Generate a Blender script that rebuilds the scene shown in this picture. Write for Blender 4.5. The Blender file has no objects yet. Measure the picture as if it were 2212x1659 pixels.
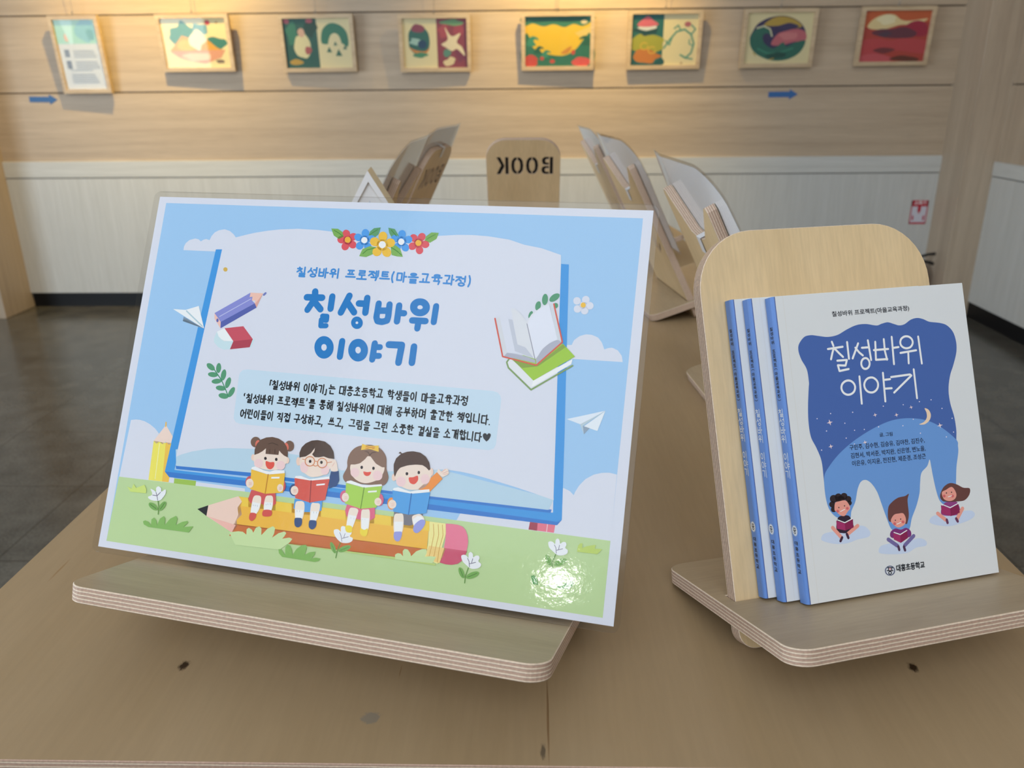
import bpy, bmesh, math, random
from mathutils import Vector, Matrix
D = bpy.data; SC = bpy.context.scene; COL = SC.collection
PI = math.pi; rad = math.radians
random.seed(7)

# ---------------------------------------------------------------- camera
FPX = 1728.4
cam = D.cameras.new('camera'); cam.sensor_width = 36; cam.lens = FPX/2212*36
cam.dof.use_dof = True; cam.dof.focus_distance = 0.63; cam.dof.aperture_fstop = 9.5
cam.clip_start = .02
cam_ob = D.objects.new('camera', cam); COL.objects.link(cam_ob)
yw, pt, rl = rad(-1.518), rad(20.19), rad(.520)
fw = Vector((math.sin(yw)*math.cos(pt), math.cos(yw)*math.cos(pt), -math.sin(pt)))
rt = Vector((math.cos(yw), -math.sin(yw), 0)); dn = fw.cross(rt)
r2 = rt*math.cos(rl)+dn*math.sin(rl); d2 = dn*math.cos(rl)-rt*math.sin(rl)
cam_ob.matrix_world = Matrix(((r2.x, -d2.x, -fw.x, 0), (r2.y, -d2.y, -fw.y, 0), (r2.z, -d2.z, -fw.z, 1.2), (0, 0, 0, 1)))
SC.camera = cam_ob

# ---------------------------------------------------------------- light and exposure
W = D.worlds.new('world'); SC.world = W; W.use_nodes = True
W.node_tree.nodes['Background'].inputs[0].default_value = (.80, .90, 1, 1)
W.node_tree.nodes['Background'].inputs[1].default_value = .8
def area(name, loc, rot, sx, sy, power, col):
    l = D.lights.new(name, 'AREA'); l.shape = 'RECTANGLE'; l.size = sx; l.size_y = sy; l.energy = power; l.color = col
    o = D.objects.new(name, l); COL.objects.link(o); o.location = loc; o.rotation_euler = rot; return o
# daylight entering by the glazed front (behind the camera), the glazed door and the left-hand window
area('daylight_front_window', (-.7, -1.85, 3.30), (PI/2, 0, 0), 3.6, 2.6, 80, (.88, .94, 1))
area('daylight_left_window', (-4.15, .9, 1.25), (PI/2, 0, -PI/2), 3.2, 1.5, 116, (.73, .87, 1))
area('daylight_door_pane', (-1.0, -1.84, 1.885), (PI/2, 0, 0), .12, .055, 4.5, (1, .98, .95))
def spot(name, loc, aim, power, size, blend):
    l = D.lights.new(name, 'SPOT'); l.energy = power; l.color = (1, .70, .20); l.spot_size = rad(size); l.spot_blend = blend; l.shadow_soft_size = .03
    o = D.objects.new(name, l); COL.objects.link(o); o.location = loc
    o.rotation_euler = (Vector(aim)-Vector(loc)).to_track_quat('-Z', 'Y').to_euler(); return o
spot('picture_spot_light', (-1.82, 4.0, 2.55), (-1.95, 4.6, 1.72), 170, 92, 1)
spot('picture_spot_light', (.28, 4.0, 2.55), (.20, 4.6, 1.72), 165, 85, 1)
SC.view_settings.view_transform = 'Standard'; SC.view_settings.look = 'None'
SC.view_settings.exposure = 0; SC.view_settings.gamma = 1; SC.view_settings.use_curve_mapping = False

# ---------------------------------------------------------------- helpers
def lin(c): return c/12.92 if c <= .04045 else ((c+.055)/1.055)**2.4
def hexlin(h): return [lin(int(h[i:i+2], 16)/255) for i in (0, 2, 4)]
def nodes(name):
    m = D.materials.new(name); m.use_nodes = True; nt = m.node_tree
    return m, nt, nt.nodes['Principled BSDF']
_flat = {}
def flat(rgb, rough=.5, spec=.5, metal=0, name=None):
    k = (tuple(round(c, 4) for c in rgb), rough, spec, metal)
    if k not in _flat:
        m, nt, b = nodes(name or 'plain_%d' % len(_flat)); b.inputs['Base Color'].default_value = (*rgb, 1)
        b.inputs['Roughness'].default_value = rough; b.inputs['Specular IOR Level'].default_value = spec; b.inputs['Metallic'].default_value = metal
        _flat[k] = m
    return _flat[k]
def ink(h, white, rough=.5, spec=.2):                      # printed colour: what the ink reflects relative to the paper it is on
    w = hexlin(white); return flat([min(.9, t*a/b) for a, b, t in zip(hexlin(h), w, PAPER[white])], rough, spec)
PAPER = {'c3c8da': (.72, .735, .82), 'bcc2c8': (.74, .755, .765)}
def N(nt, t, **kw):
    n = nt.nodes.new(t)
    for k, v in kw.items(): setattr(n, k, v)
    return n
def streaks(name, c1, c2, scale, rough=.4, detail=6, amount=(.35, .65), bump=0, coat=0, fine=None, wave=None, spec=.5):
    """wood or laminate: noise stretched along the grain in the object's own coordinates"""
    m, nt, b = nodes(name); L = nt.links
    tc = N(nt, 'ShaderNodeTexCoord'); mp = N(nt, 'ShaderNodeMapping'); mp.inputs['Scale'].default_value = scale
    L.new(tc.outputs['Object'], mp.inputs[0])
    nz = N(nt, 'ShaderNodeTexNoise'); nz.inputs['Scale'].default_value = 1; nz.inputs['Detail'].default_value = detail; nz.inputs['Distortion'].default_value = .6
    L.new(mp.outputs[0], nz.inputs['Vector'])
    cr = N(nt, 'ShaderNodeValToRGB'); cr.color_ramp.elements[0].position, cr.color_ramp.elements[1].position = amount
    cr.color_ramp.elements[0].color = (*c1, 1); cr.color_ramp.elements[1].color = (*c2, 1)
    L.new(nz.outputs[0], cr.inputs[0]); out = cr.outputs[0]
    if fine:                                               # short pores along the grain
        mp2 = N(nt, 'ShaderNodeMapping'); mp2.inputs['Scale'].default_value = fine[0]; L.new(tc.outputs['Object'], mp2.inputs[0])
        n2 = N(nt, 'ShaderNodeTexNoise'); n2.inputs['Scale'].default_value = 1; n2.inputs['Detail'].default_value = 3; L.new(mp2.outputs[0], n2.inputs['Vector'])
        mr = N(nt, 'ShaderNodeMapRange'); mr.inputs[1].default_value = .3; mr.inputs[2].default_value = .7; mr.inputs[3].default_value = 1-fine[1]; mr.inputs[4].default_value = 1+fine[1]
        L.new(n2.outputs[0], mr.inputs[0]); mx = N(nt, 'ShaderNodeVectorMath', operation='SCALE'); L.new(out, mx.inputs[0]); L.new(mr.outputs[0], mx.inputs['Scale']); out = mx.outputs[0]
    L.new(out, b.inputs['Base Color']); b.inputs['Roughness'].default_value = rough; b.inputs['Specular IOR Level'].default_value = spec
    if coat: b.inputs['Coat Weight'].default_value = coat; b.inputs['Coat Roughness'].default_value = .25
    if bump:
        bp = N(nt, 'ShaderNodeBump'); bp.inputs['Strength'].default_value = bump; bp.inputs['Distance'].default_value = .002
        L.new(nz.outputs[0], bp.inputs['Height']); L.new(bp.outputs[0], b.inputs['Normal'])
    return m, nt, b, out, tc
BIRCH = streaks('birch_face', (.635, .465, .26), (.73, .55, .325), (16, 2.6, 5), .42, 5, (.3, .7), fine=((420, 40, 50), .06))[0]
SHELFW_SHADED = streaks('birch_face_crosswise_shaded', (.35, .262, .165), (.425, .328, .215), (3, 18, 5), .45, 5, (.3, .7), fine=((40, 420, 50), .05))[0]  # same birch as the boards, with the shelves' shade put into its colour
def ply_mat(name, axis, t, n):
    """plywood edge: n layers across thickness t measured along one object axis"""
    m, nt, b = nodes(name); L = nt.links; tc = N(nt, 'ShaderNodeTexCoord'); sp = N(nt, 'ShaderNodeSeparateXYZ'); L.new(tc.outputs['Object'], sp.inputs[0])
    nz = N(nt, 'ShaderNodeTexNoise'); nz.inputs['Scale'].default_value = 60; nz.inputs['Detail'].default_value = 3; L.new(tc.outputs['Object'], nz.inputs['Vector'])
    wob = N(nt, 'ShaderNodeMath', operation='MULTIPLY'); wob.inputs[1].default_value = t/n*.45; L.new(nz.outputs[0], wob.inputs[0])
    ad = N(nt, 'ShaderNodeMath', operation='ADD'); L.new(sp.outputs[axis], ad.inputs[0]); L.new(wob.outputs[0], ad.inputs[1])
    mu = N(nt, 'ShaderNodeMath', operation='MULTIPLY'); mu.inputs[1].default_value = n/t/2; L.new(ad.outputs[0], mu.inputs[0])
    fr = N(nt, 'ShaderNodeMath', operation='FRACT'); L.new(mu.outputs[0], fr.inputs[0])
    cr = N(nt, 'ShaderNodeValToRGB'); e = cr.color_ramp.elements; cr.color_ramp.interpolation = 'LINEAR'
    e[0].position, e[0].color = 0, (.70, .58, .46, 1); e[1].position, e[1].color = .40, (.70, .54, .40, 1)
    for p, c in ((.46, (.26, .165, .12)), (.56, (.46, .30, .22)), (.70, (.50, .33, .25)), (.90, (.40, .26, .19)), (.97, (.28, .18, .13))):
        x = e.new(p); x.color = (*c, 1)
    L.new(fr.outputs[0], cr.inputs[0])
    mp2 = N(nt, 'ShaderNodeMapping'); mp2.inputs['Scale'].default_value = (500, 500, 500); L.new(tc.outputs['Object'], mp2.inputs[0])
    n2 = N(nt, 'ShaderNodeTexNoise'); n2.inputs['Scale'].default_value = 1; L.new(mp2.outputs[0], n2.inputs['Vector'])
    mr = N(nt, 'ShaderNodeMapRange'); mr.inputs[1].default_value = .25; mr.inputs[2].default_value = .75; mr.inputs[3].default_value = .86; mr.inputs[4].default_value = 1.14
    L.new(n2.outputs[0], mr.inputs[0]); mx = N(nt, 'ShaderNodeVectorMath', operation='SCALE'); L.new(cr.outputs[0], mx.inputs[0]); L.new(mr.outputs[0], mx.inputs['Scale'])
    L.new(mx.outputs[0], b.inputs['Base Color']); b.inputs['Roughness'].default_value = .6
    return m
PLY = ply_mat('plywood_edge', 2, .012, 9); PLYT = ply_mat('plywood_edge_table', 2, .018, 11)
def film_mat(name, rough, bump, tint=.97, ior=1.5):
    m = D.materials.new(name); m.use_nodes = True; nt = m.node_tree; nt.nodes.clear(); L = nt.links
    o = N(nt, 'ShaderNodeOutputMaterial'); mx = N(nt, 'ShaderNodeMixShader'); t = N(nt, 'ShaderNodeBsdfTransparent'); g = N(nt, 'ShaderNodeBsdfGlossy')
    t.inputs[0].default_value = (tint, tint, tint, 1); g.inputs['Roughness'].default_value = rough
    lw = N(nt, 'ShaderNodeLayerWeight'); pw = N(nt, 'ShaderNodeMath', operation='POWER'); pw.inputs[1].default_value = 5; f = N(nt, 'ShaderNodeMapRange'); f.inputs[3].default_value = ((ior-1)/(ior+1))**2
    L.new(lw.outputs['Facing'], pw.inputs[0]); L.new(pw.outputs[0], f.inputs[0])
    if bump:
        tc = N(nt, 'ShaderNodeTexCoord'); nz = N(nt, 'ShaderNodeTexNoise'); nz.inputs['Scale'].default_value = bump[0]; nz.inputs['Detail'].default_value = 4
        L.new(tc.outputs['Object'], nz.inputs['Vector']); bp = N(nt, 'ShaderNodeBump'); bp.inputs['Strength'].default_value = bump[1]; bp.inputs['Distance'].default_value = .002
        L.new(nz.outputs[0], bp.inputs['Height']); L.new(bp.outputs[0], g.inputs['Normal'])
    L.new(f.outputs[0], mx.inputs[0]); L.new(t.outputs[0], mx.inputs[1]); L.new(g.outputs[0], mx.inputs[2]); L.new(mx.outputs[0], o.inputs[0])
    return m
FILM = film_mat('clear_laminate', .06, (170, .045), .955, 1.26); GLASS = film_mat('picture_glazing', .03, None)

def link(name, me, parent=None, mats=()):
    o = D.objects.new(name, me); COL.objects.link(o)
    for m in mats: me.materials.append(m)
    if parent: o.parent = parent
    return o
def tag(o, label=None, cat=None, group=None, kind=None):
    for k, v in (('label', label), ('category', cat), ('group', group), ('kind', kind)):
        if v: o[k] = v
    return o
def thing(name, label, cat, loc=(0, 0, 0), rot=(0, 0, 0), group=None):
    o = D.objects.new(name, None); COL.objects.link(o); o.empty_display_size = .05; o.location = loc; o.rotation_euler = rot
    return tag(o, label, cat, group)
def copy_tree(o, parent=None):
    c = o.copy(); COL.objects.link(c); c.parent = parent
    for ch in list(o.children): copy_tree(ch, c)
    return c
class MB:
    """collects polygons into one mesh"""
    def __init__(s): s.v = []; s.f = []; s.mi = []; s.mats = []; s.ix = {}
    def mat(s, m):
        if m.name not in s.ix: s.ix[m.name] = len(s.mats); s.mats.append(m)
        return s.ix[m.name]
    def poly(s, pts, m):
        n = len(s.v); s.v += [tuple(p) for p in pts]; s.f.append(tuple(range(n, n+len(pts)))); s.mi.append(s.mat(m))
    def box(s, a, b, m):
        (x0, y0, z0), (x1, y1, z1) = a, b; n = len(s.v)
        s.v += [(x0, y0, z0), (x1, y0, z0), (x1, y1, z0), (x0, y1, z0), (x0, y0, z1), (x1, y0, z1), (x1, y1, z1), (x0, y1, z1)]
        for q in ((0, 3, 2, 1), (4, 5, 6, 7), (0, 1, 5, 4), (1, 2, 6, 5), (2, 3, 7, 6), (3, 0, 4, 7)): s.f.append(tuple(n+i for i in q)); s.mi.append(s.mat(m))
    def grid(s, rows, m):
        n = len(s.v); h = len(rows); w = len(rows[0])
        for r in rows: s.v += [tuple(p) for p in r]
        for i in range(h-1):
            for j in range(w-1): s.f.append((n+i*w+j, n+i*w+j+1, n+(i+1)*w+j+1, n+(i+1)*w+j)); s.mi.append(s.mat(m))
    def tube(s, pts, r, m, seg=8):
        pts = [Vector(p) for p in pts]; rows = []
        for i, p in enumerate(pts):
            t = (pts[min(i+1, len(pts)-1)]-pts[max(i-1, 0)]).normalized(); a = t.orthogonal().normalized() if i == 0 else (a-t*a.dot(t)).normalized(); b = t.cross(a)
            rr = r[i] if isinstance(r, (list, tuple)) else r
            rows.append([p+(a*math.cos(k*2*PI/seg)+b*math.sin(k*2*PI/seg))*rr for k in range(seg+1)])
        s.grid(rows, m); s.poly(rows[0][:-1][::-1], m); s.poly(rows[-1][:-1], m)
    def lathe(s, prof, m, seg=24, c=(0, 0, 0)):
        s.grid([[(c[0]+r*math.cos(k*2*PI/seg), c[1]+r*math.sin(k*2*PI/seg), c[2]+z) for k in range(seg+1)] for r, z in prof], m)
    def build(s, name, parent=None, smooth=False, bevel=0):
        me = D.meshes.new(name); me.from_pydata(s.v, [], s.f)
        for m in s.mats: me.materials.append(m)
        me.polygons.foreach_set('material_index', s.mi)
        if smooth:
            bm = bmesh.new(); bm.from_mesh(me); bmesh.ops.remove_doubles(bm, verts=bm.verts, dist=1e-6); bm.to_mesh(me); bm.free()
            me.polygons.foreach_set('use_smooth', [True]*len(me.polygons))
        me.update(); o = link(name, me, parent)
        if bevel: bv = o.modifiers.new('b', 'BEVEL'); bv.width = bevel; bv.segments = 2; bv.limit_method = 'ANGLE'
        return o
def rrect(w, h, r, n=7, x0=None, y0=0):
    """rounded rectangle, r = (bl, br, tr, tl)"""
    x0 = -w/2 if x0 is None else x0; out = []
    for (cx, cy, a), q in zip(((0, 0, 180), (1, 0, 270), (1, 1, 0), (0, 1, 90)), r):
        px = x0+(q if cx == 0 else w-q); py = y0+(q if cy == 0 else h-q)
        for i in range(n+1):
            t = rad(a+90*i/n); out.append((px+q*math.cos(t), py+q*math.sin(t)))
            if q == 0: break
    return out
def panel(name, outline, holes, th, mats, parent=None, bev=.0006):
    """flat panel cut from an outline with holes: face material 0, edge material 1, Z is the thickness"""
    c = D.curves.new(name, 'CURVE'); c.dimensions = '2D'; c.fill_mode = 'BOTH'; c.extrude = th/2-bev; c.bevel_depth = bev; c.bevel_resolution = 0; c.offset = -bev
    for ring in [outline]+list(holes):
        s = c.splines.new('POLY'); s.points.add(len(ring)-1); s.use_cyclic_u = True
        for p, q in zip(s.points, ring): p.co = (q[0], q[1], 0, 1)
    t = D.objects.new('tmp', c); COL.objects.link(t); dg = bpy.context.evaluated_depsgraph_get()
    me = D.meshes.new_from_object(t.evaluated_get(dg)); D.objects.remove(t); D.curves.remove(c); me.name = name
    me.materials.clear(); o = link(name, me, parent, mats)
    for p in me.polygons: p.material_index = 0 if abs(p.normal.z) > .9 else 1; p.use_smooth = False
    return o
# --- flat artwork: polygons, smooth outlines and round-ended strokes laid on a sheet, millimetres
def smooth(p, n=5):
    out = []; k = len(p)
    for i in range(k):
        a, b, c, d = p[i-1], p[i], p[(i+1) % k], p[(i+2) % k]
        for j in range(n):
            t = j/n; out.append(tuple(.5*(2*b[q]+(c[q]-a[q])*t+(2*a[q]-5*b[q]+4*c[q]-d[q])*t*t+(3*b[q]-a[q]-3*c[q]+d[q])*t**3) for q in (0, 1)))
    return out
def stroke(mb, pts, w, z, m, closed=False, sc=.001):
    h = w/2; P = list(pts)+([pts[0]] if closed else [])
    for (x0, y0), (x1, y1) in zip(P, P[1:]):
        L = math.hypot(x1-x0, y1-y0)
        if L < 1e-6: continue
        nx, ny = -(y1-y0)/L*h, (x1-x0)/L*h
        zz = z+lift(); mb.poly([(q[0]*sc, q[1]*sc, zz) for q in ((x0-nx, y0-ny), (x1-nx, y1-ny), (x1+nx, y1+ny), (x0+nx, y0+ny))], m)
    n = 12 if h > 1.5 else 8
    for x, y in pts:
        zz = z+lift(); mb.poly([((x+h*math.cos(2*PI*k/n))*sc, (y+h*math.sin(2*PI*k/n))*sc, zz) for k in range(n)], m)
STEP = 2.2e-5
_lift = [0]
def lift():                                                 # overlapping pen pieces never share one plane
    _lift[0] = (_lift[0]+1) % 24; return _lift[0]*9e-7
def draw(mb, art, white, z0, **kw):
    for ln in art.strip().split('\n'):
        t, c, lay, *v = ln.split(); v = [int(q)/10 for q in v]; m = ink(c, white, **kw); z = z0+int(lay)*STEP
        w = v.pop(0) if t in 'lwc' else 0; pts = list(zip(v[::2], v[1::2]))
        if t in 'ps': mb.poly([(x*.001, y*.001, z) for x, y in (pts if t == 'p' else smooth(pts))], m)
        elif t == 'c': stroke(mb, smooth(pts, 3), w, z, m, True)
        elif t == 'w': stroke(mb, pts, w, z, m)
        else: stroke(mb, pts, w, z, m)
# --- a rounded pen hand for Hangul: jamo drawn as strokes in a unit box, y down
def ring(cx=.5, cy=.5, rx=.46, ry=.46): return [(cx+rx*math.cos(t*PI/6), cy+ry*math.sin(t*PI/6)) for t in range(13)]
CH = 'ㄱㄲㄴㄷㄸㄹㅁㅂㅃㅅㅆㅇㅈㅉㅊㅋㅌㅍㅎ'
FIN = ' ㄱㄲㄳㄴㄵㄶㄷㄹㄺㄻㄼㄽㄾㄿㅀㅁㅂㅄㅅㅆㅇㅈㅊㅋㅌㅍㅎ'
VOW = 'ㅏㅐㅑㅒㅓㅔㅕㅖㅗㅘㅙㅚㅛㅜㅝㅞㅟㅠㅡㅢㅣ'
SI = [[(.55, 0), (.45, .45), (0, 1)], [(.47, .4), (1, 1)]]
CS = {'ㄱ': [[(0, .05), (.95, .05), (.8, 1)]], 'ㄴ': [[(.05, 0), (.05, .95), (1, .95)]], 'ㄷ': [[(1, .03), (.05, .03), (.05, .97), (1, .97)]],
 'ㄹ': [[(0, 0), (.95, 0), (.93, .48), (.05, .5), (.03, 1), (1, 1)]], 'ㅁ': [[(.05, .05), (.95, .05), (.95, .95), (.05, .95), (.05, .05)]],
 'ㅂ': [[(.05, 0), (.05, .95), (.95, .95), (.95, 0)], [(.05, .48), (.95, .48)]], 'ㅅ': SI, 'ㅆ': [[(x*.5, y) for x, y in q] for q in SI]+[[(.5+x*.5, y) for x, y in q] for q in SI],
 'ㅇ': [ring()], 'ㅈ': [[(.02, .05), (.95, .05), (.5, .5), (0, 1)], [(.5, .5), (1, 1)]],
 'ㅊ': [[(.4, -.12), (.52, .02)], [(.02, .2), (.95, .2), (.5, .55), (0, 1)], [(.5, .55), (1, 1)]], 'ㅌ': [[(1, 0), (.05, 0), (.05, 1), (1, 1)], [(.05, .5), (.9, .5)]],
 'ㅍ': [[(0, .05), (1, .05)], [(0, .95), (1, .95)], [(.3, .05), (.3, .95)], [(.7, .05), (.7, .95)]], 'ㅎ': [[(.35, -.1), (.65, -.08)], [(0, .2), (1, .2)], ring(.5, .68, .34, .32)],
 'ㅋ': [[(0, .05), (.95, .05), (.8, 1)], [(0, .5), (.9, .5)]]}
VS = {'ㅏ': [[(.4, 0), (.4, 1)], [(.4, .45), (1, .45)]], 'ㅑ': [[(.4, 0), (.4, 1)], [(.4, .32), (1, .32)], [(.4, .62), (1, .62)]], 'ㅓ': [[(.8, 0), (.8, 1)], [(.1, .42), (.8, .42)]],
 'ㅕ': [[(.8, 0), (.8, 1)], [(.1, .3), (.8, .3)], [(.1, .6), (.8, .6)]], 'ㅣ': [[(.6, 0), (.6, 1)]], 'ㅐ': [[(.25, .05), (.25, .95)], [(.25, .47), (.85, .47)], [(.85, 0), (.85, 1)]],
 'ㅔ': [[(.5, .05), (.5, .95)], [(.05, .42), (.5, .42)], [(.95, 0), (.95, 1)]], 'ㅗ': [[(0, .9), (1, .9)], [(.5, .1), (.5, .9)]], 'ㅛ': [[(0, .9), (1, .9)], [(.33, .1), (.33, .9)], [(.67, .1), (.67, .9)]],
 'ㅜ': [[(0, .12), (1, .12)], [(.52, .12), (.5, 1)]], 'ㅠ': [[(0, .12), (1, .12)], [(.33, .12), (.3, 1)], [(.67, .12), (.68, 1)]], 'ㅡ': [[(0, .5), (1, .5)]]}
def syllable(ch):
    k = ord(ch)-0xAC00
    if not 0 <= k < 11172: return None
    i, v, f = CH[k//588], VOW[k % 588//28], FIN[k % 28]; out = []
    def put(st, x0, y0, x1, y1): out.extend([[(x0+x*(x1-x0), y0+y*(y1-y0)) for x, y in q] for q in st])
    fin = f != ' '; b = .52 if fin else .88
    if v in 'ㅗㅛㅜㅠㅡ':
        put(CS[i], .2, .02, .8, .24 if fin else .46); put(VS[v], .02, .28 if fin else .52, .98, .54 if fin else .92)
        if fin: put(CS[f], .22, .66, .82, 1)
    elif v in 'ㅘㅟ':
        put(CS[i], .1, .04, .58, .22 if fin else .44); put(VS['ㅗ' if v == 'ㅘ' else 'ㅜ'], .02, .28 if fin else .5, .66, .52 if fin else .9)
        put(VS['ㅏ' if v == 'ㅘ' else 'ㅣ'], .68, 0, 1, .6 if fin else .98)
        if fin: put(CS[f], .25, .68, .85, 1)
    else:
        put(CS[i], .03, .08, .54, b); put(VS[v], .56, 0, 1, .58 if fin else 1)
        if fin: put(CS[f], .3, .68, .9, 1)
    return out
PUN = {'(': [[(.6, -.05), (.35, .3), (.35, .7), (.6, 1.05)]], ')': [[(.4, -.05), (.65, .3), (.65, .7), (.4, 1.05)]], ',': [[(.3, .88), (.2, 1.12)]], '.': [[(.3, .98), (.31, .98)]],
 '「': [[(.9, 0), (.5, 0), (.5, .55)]], '」': [[(.5, .5), (.5, 1.1), (.1, 1.1)]], '‘': [[(.5, 0), (.35, .12), (.45, .25)]], '’': [[(.4, 0), (.5, .12), (.35, .25)]]}
def pen_text(mb, s, seg, h, m, wd, z):
    """pen lettering from (x0, y0) to (x1, y1), millimetres, vertical middle of the line on that segment"""
    adv = [1 if syllable(c) else .45 for c in s]; x0, y0, x1, y1 = seg; u = (x1-x0)/sum(adv); x = x0; r2 = random.Random(3)
    for c, a in zip(s, adv):
        st = syllable(c) or PUN.get(c, []); gw = u*.84*a if a == 1 else u*.45; gh = h*.78; jy = r2.uniform(-.03, .03)*h
        yb = y0+(y1-y0)*(x-x0)/(x1-x0)+gh/2+jy
        for q in st: stroke(mb, [(x+(.08*u if a == 1 else 0)+px*gw*(1 if a == 1 else .9), yb-py*gh) for px, py in q], wd*h, z, m)
        x += u*a
def type_text(mb, s, seg, m, z, offset=0, hgt=None, rot=0):
    """typeset lettering with the built-in font, fitted to run from (x0, y0) to (x1, y1) on its baseline, millimetres"""
    c = D.curves.new('t', 'FONT'); c.body = s; c.offset = offset; c.resolution_u = 3
    t = D.objects.new('t', c); COL.objects.link(t); me = D.meshes.new_from_object(t.evaluated_get(bpy.context.evaluated_depsgraph_get())); D.objects.remove(t); D.curves.remove(c)
    vs = [v.co for v in me.vertices]; xa = min(v.x for v in vs); xb = max(v.x for v in vs); x0, y0, x1, y1 = seg
    L = math.hypot(x1-x0, y1-y0); k = L/(xb-xa); ky = k if hgt is None else hgt/(max(v.y for v in vs)-min(v.y for v in vs)); yb = min(v.y for v in vs)
    ux, uy = (x1-x0)/L, (y1-y0)/L
    for p in me.polygons:
        q = [vs[i] for i in p.vertices]
        pts = [((v.x-xa)*k, (v.y-yb)*ky) for v in q]
        mb.poly([((x0+a*ux-b*uy)*.001, (y0+a*uy+b*ux)*.001, z) for a, b in pts], m)
    D.meshes.remove(me)

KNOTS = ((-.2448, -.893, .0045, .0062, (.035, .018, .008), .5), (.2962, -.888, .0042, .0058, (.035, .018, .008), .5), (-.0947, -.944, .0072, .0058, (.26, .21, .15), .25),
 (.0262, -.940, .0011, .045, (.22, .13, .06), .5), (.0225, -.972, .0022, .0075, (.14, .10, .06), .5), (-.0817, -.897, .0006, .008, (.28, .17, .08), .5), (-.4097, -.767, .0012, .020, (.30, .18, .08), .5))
# ---------------------------------------------------------------- the room
OAK, ont, obs_, oout, otc = streaks('oak_laminate', (.43, .325, .225), (.54, .42, .30), (.9, 5, 26), .5, 6, (.3, .72), fine=((8, 8, 240), .07))
OAKV = streaks('oak_laminate_upright', (.41, .315, .225), (.52, .41, .30), (22, 22, .9), .5, 6, (.3, .72), fine=((200, 200, 8), .06))[0]
WHITEWOOD = streaks('pale_washed_laminate', (.54, .53, .495), (.60, .59, .56), (24, 24, .8), .5, 6, (.25, .75), fine=((160, 160, 6), .05))[0]
WHITECAP = streaks('pale_washed_laminate_along', (.55, .54, .505), (.62, .61, .575), (1, 5, 30), .5, 6, (.3, .7), fine=((6, 6, 160), .05))[0]
BLACK = flat((.004, .004, .005), .45, .3); GROOVE = flat((.10, .08, .06), .8); PLASTER = flat((.78, .77, .74), .8)
WY, RX = 4.614, 2.405
def structure(name, mb, **k): return tag(mb.build(name, **k), kind='structure')
b = MB(); b.box((-4.3, WY+.02, 0), (3.6, WY+.14, 4.7), GROOVE)
for z0, z1 in ((.84, 1.201), (1.207, 1.587), (1.593, 1.975), (1.981, 2.35), (2.356, 4.7)): b.box((-3.4, WY, z0), (2.252, WY+.03, z1), OAK)
b.box((-3.4, WY-.012, .753), (2.252, WY+.03, .842), WHITECAP); b.box((-3.4, WY-.010, .085), (2.252, WY+.03, .748), WHITEWOOD)
structure('wall_back', b, bevel=.0012)
b = MB(); b.box((-3.4, WY+.004, 0), (2.252, WY+.03, .085), BLACK); structure('baseboard_back', b)
b = MB(); b.box((2.25, 4.36, 0), (2.52, WY+.03, 4.7), OAKV); structure('trim_1', b, bevel=.003)      # corner pilaster
b = MB(); b.box((-3.6, 4.335, 0), (-2.99, WY+.03, 4.7), OAKV); structure('trim_2', b, bevel=.003)    # left pilaster
b = MB(); b.box((RX+.03, -1.95, 0), (RX+.15, 4.36, 4.7), GROOVE)
for z0, z1 in ((.826, 1.201), (1.207, 1.587), (1.593, 4.7)): b.box((RX+.012, -1.95, z0), (RX+.04, 4.36, z1), OAKV)
b.box((RX-.002, -1.95, .757), (RX+.04, 4.36, .828), WHITECAP); b.box((RX, -1.95, .083), (RX+.04, 4.36, .752), WHITEWOOD)
structure('wall_right', b, bevel=.0012)
b = MB(); b.box((RX+.006, -1.95, 0), (RX+.05, 4.36, .083), BLACK); structure('baseboard_right', b)
b = MB()                                                     # left wall round its window, front wall round the glazed front
for a, c in (((-4.32, -1.95, 0), (-4.2, WY, .48)), ((-4.32, -1.95, 2.02), (-4.2, WY, 4.7)), ((-4.32, -1.95, .48), (-4.2, -.72, 2.02)), ((-4.32, 2.52, .48), (-4.2, WY, 2.02))): b.box(a, c, PLASTER)
structure('wall_left', b)
b = MB()
for a, c in (((-4.3, -2.02, 0), (2.55, -1.9, 1.85)), ((-4.3, -2.02, 1.85), (-1.09, -1.9, 1.97)), ((-.91, -2.02, 1.85), (2.55, -1.9, 1.97)), ((-4.3, -2.02, 4.62), (2.55, -1.9, 4.7)), ((-4.3, -2.02, 1.97), (-2.52, -1.9, 4.62)), ((1.12, -2.02, 1.97), (2.55, -1.9, 4.62))): b.box(a, c, PLASTER)
structure('wall_front', b)
b = MB(); b.box((-4.3, -2.05, 4.7), (2.6, 4.76, 4.8), PLASTER); structure('ceiling', b)
# polished granite tiles
m, nt, bs = nodes('granite_tiles'); L = nt.links; tc = N(nt, 'ShaderNodeTexCoord')
n1 = N(nt, 'ShaderNodeTexNoise'); n1.inputs['Scale'].default_value = 130; n1.inputs['Detail'].default_value = 4; L.new(tc.outputs['Object'], n1.inputs['Vector'])
n2 = N(nt, 'ShaderNodeTexNoise'); n2.inputs['Scale'].default_value = 9; n2.inputs['Detail'].default_value = 5; L.new(tc.outputs['Object'], n2.inputs['Vector'])
ad = N(nt, 'ShaderNodeMath', operation='ADD'); L.new(n1.outputs[0], ad.inputs[0]); L.new(n2.outputs[0], ad.inputs[1])
cr = N(nt, 'ShaderNodeValToRGB'); e = cr.color_ramp.elements; e[0].position = .36; e[0].color = (.05, .046, .038, 1); e[1].position = .68; e[1].color = (.135, .125, .105, 1)
hf = N(nt, 'ShaderNodeMath', operation='MULTIPLY'); hf.inputs[1].default_value = .5; L.new(ad.outputs[0], hf.inputs[0]); L.new(hf.outputs[0], cr.inputs[0])
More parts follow.
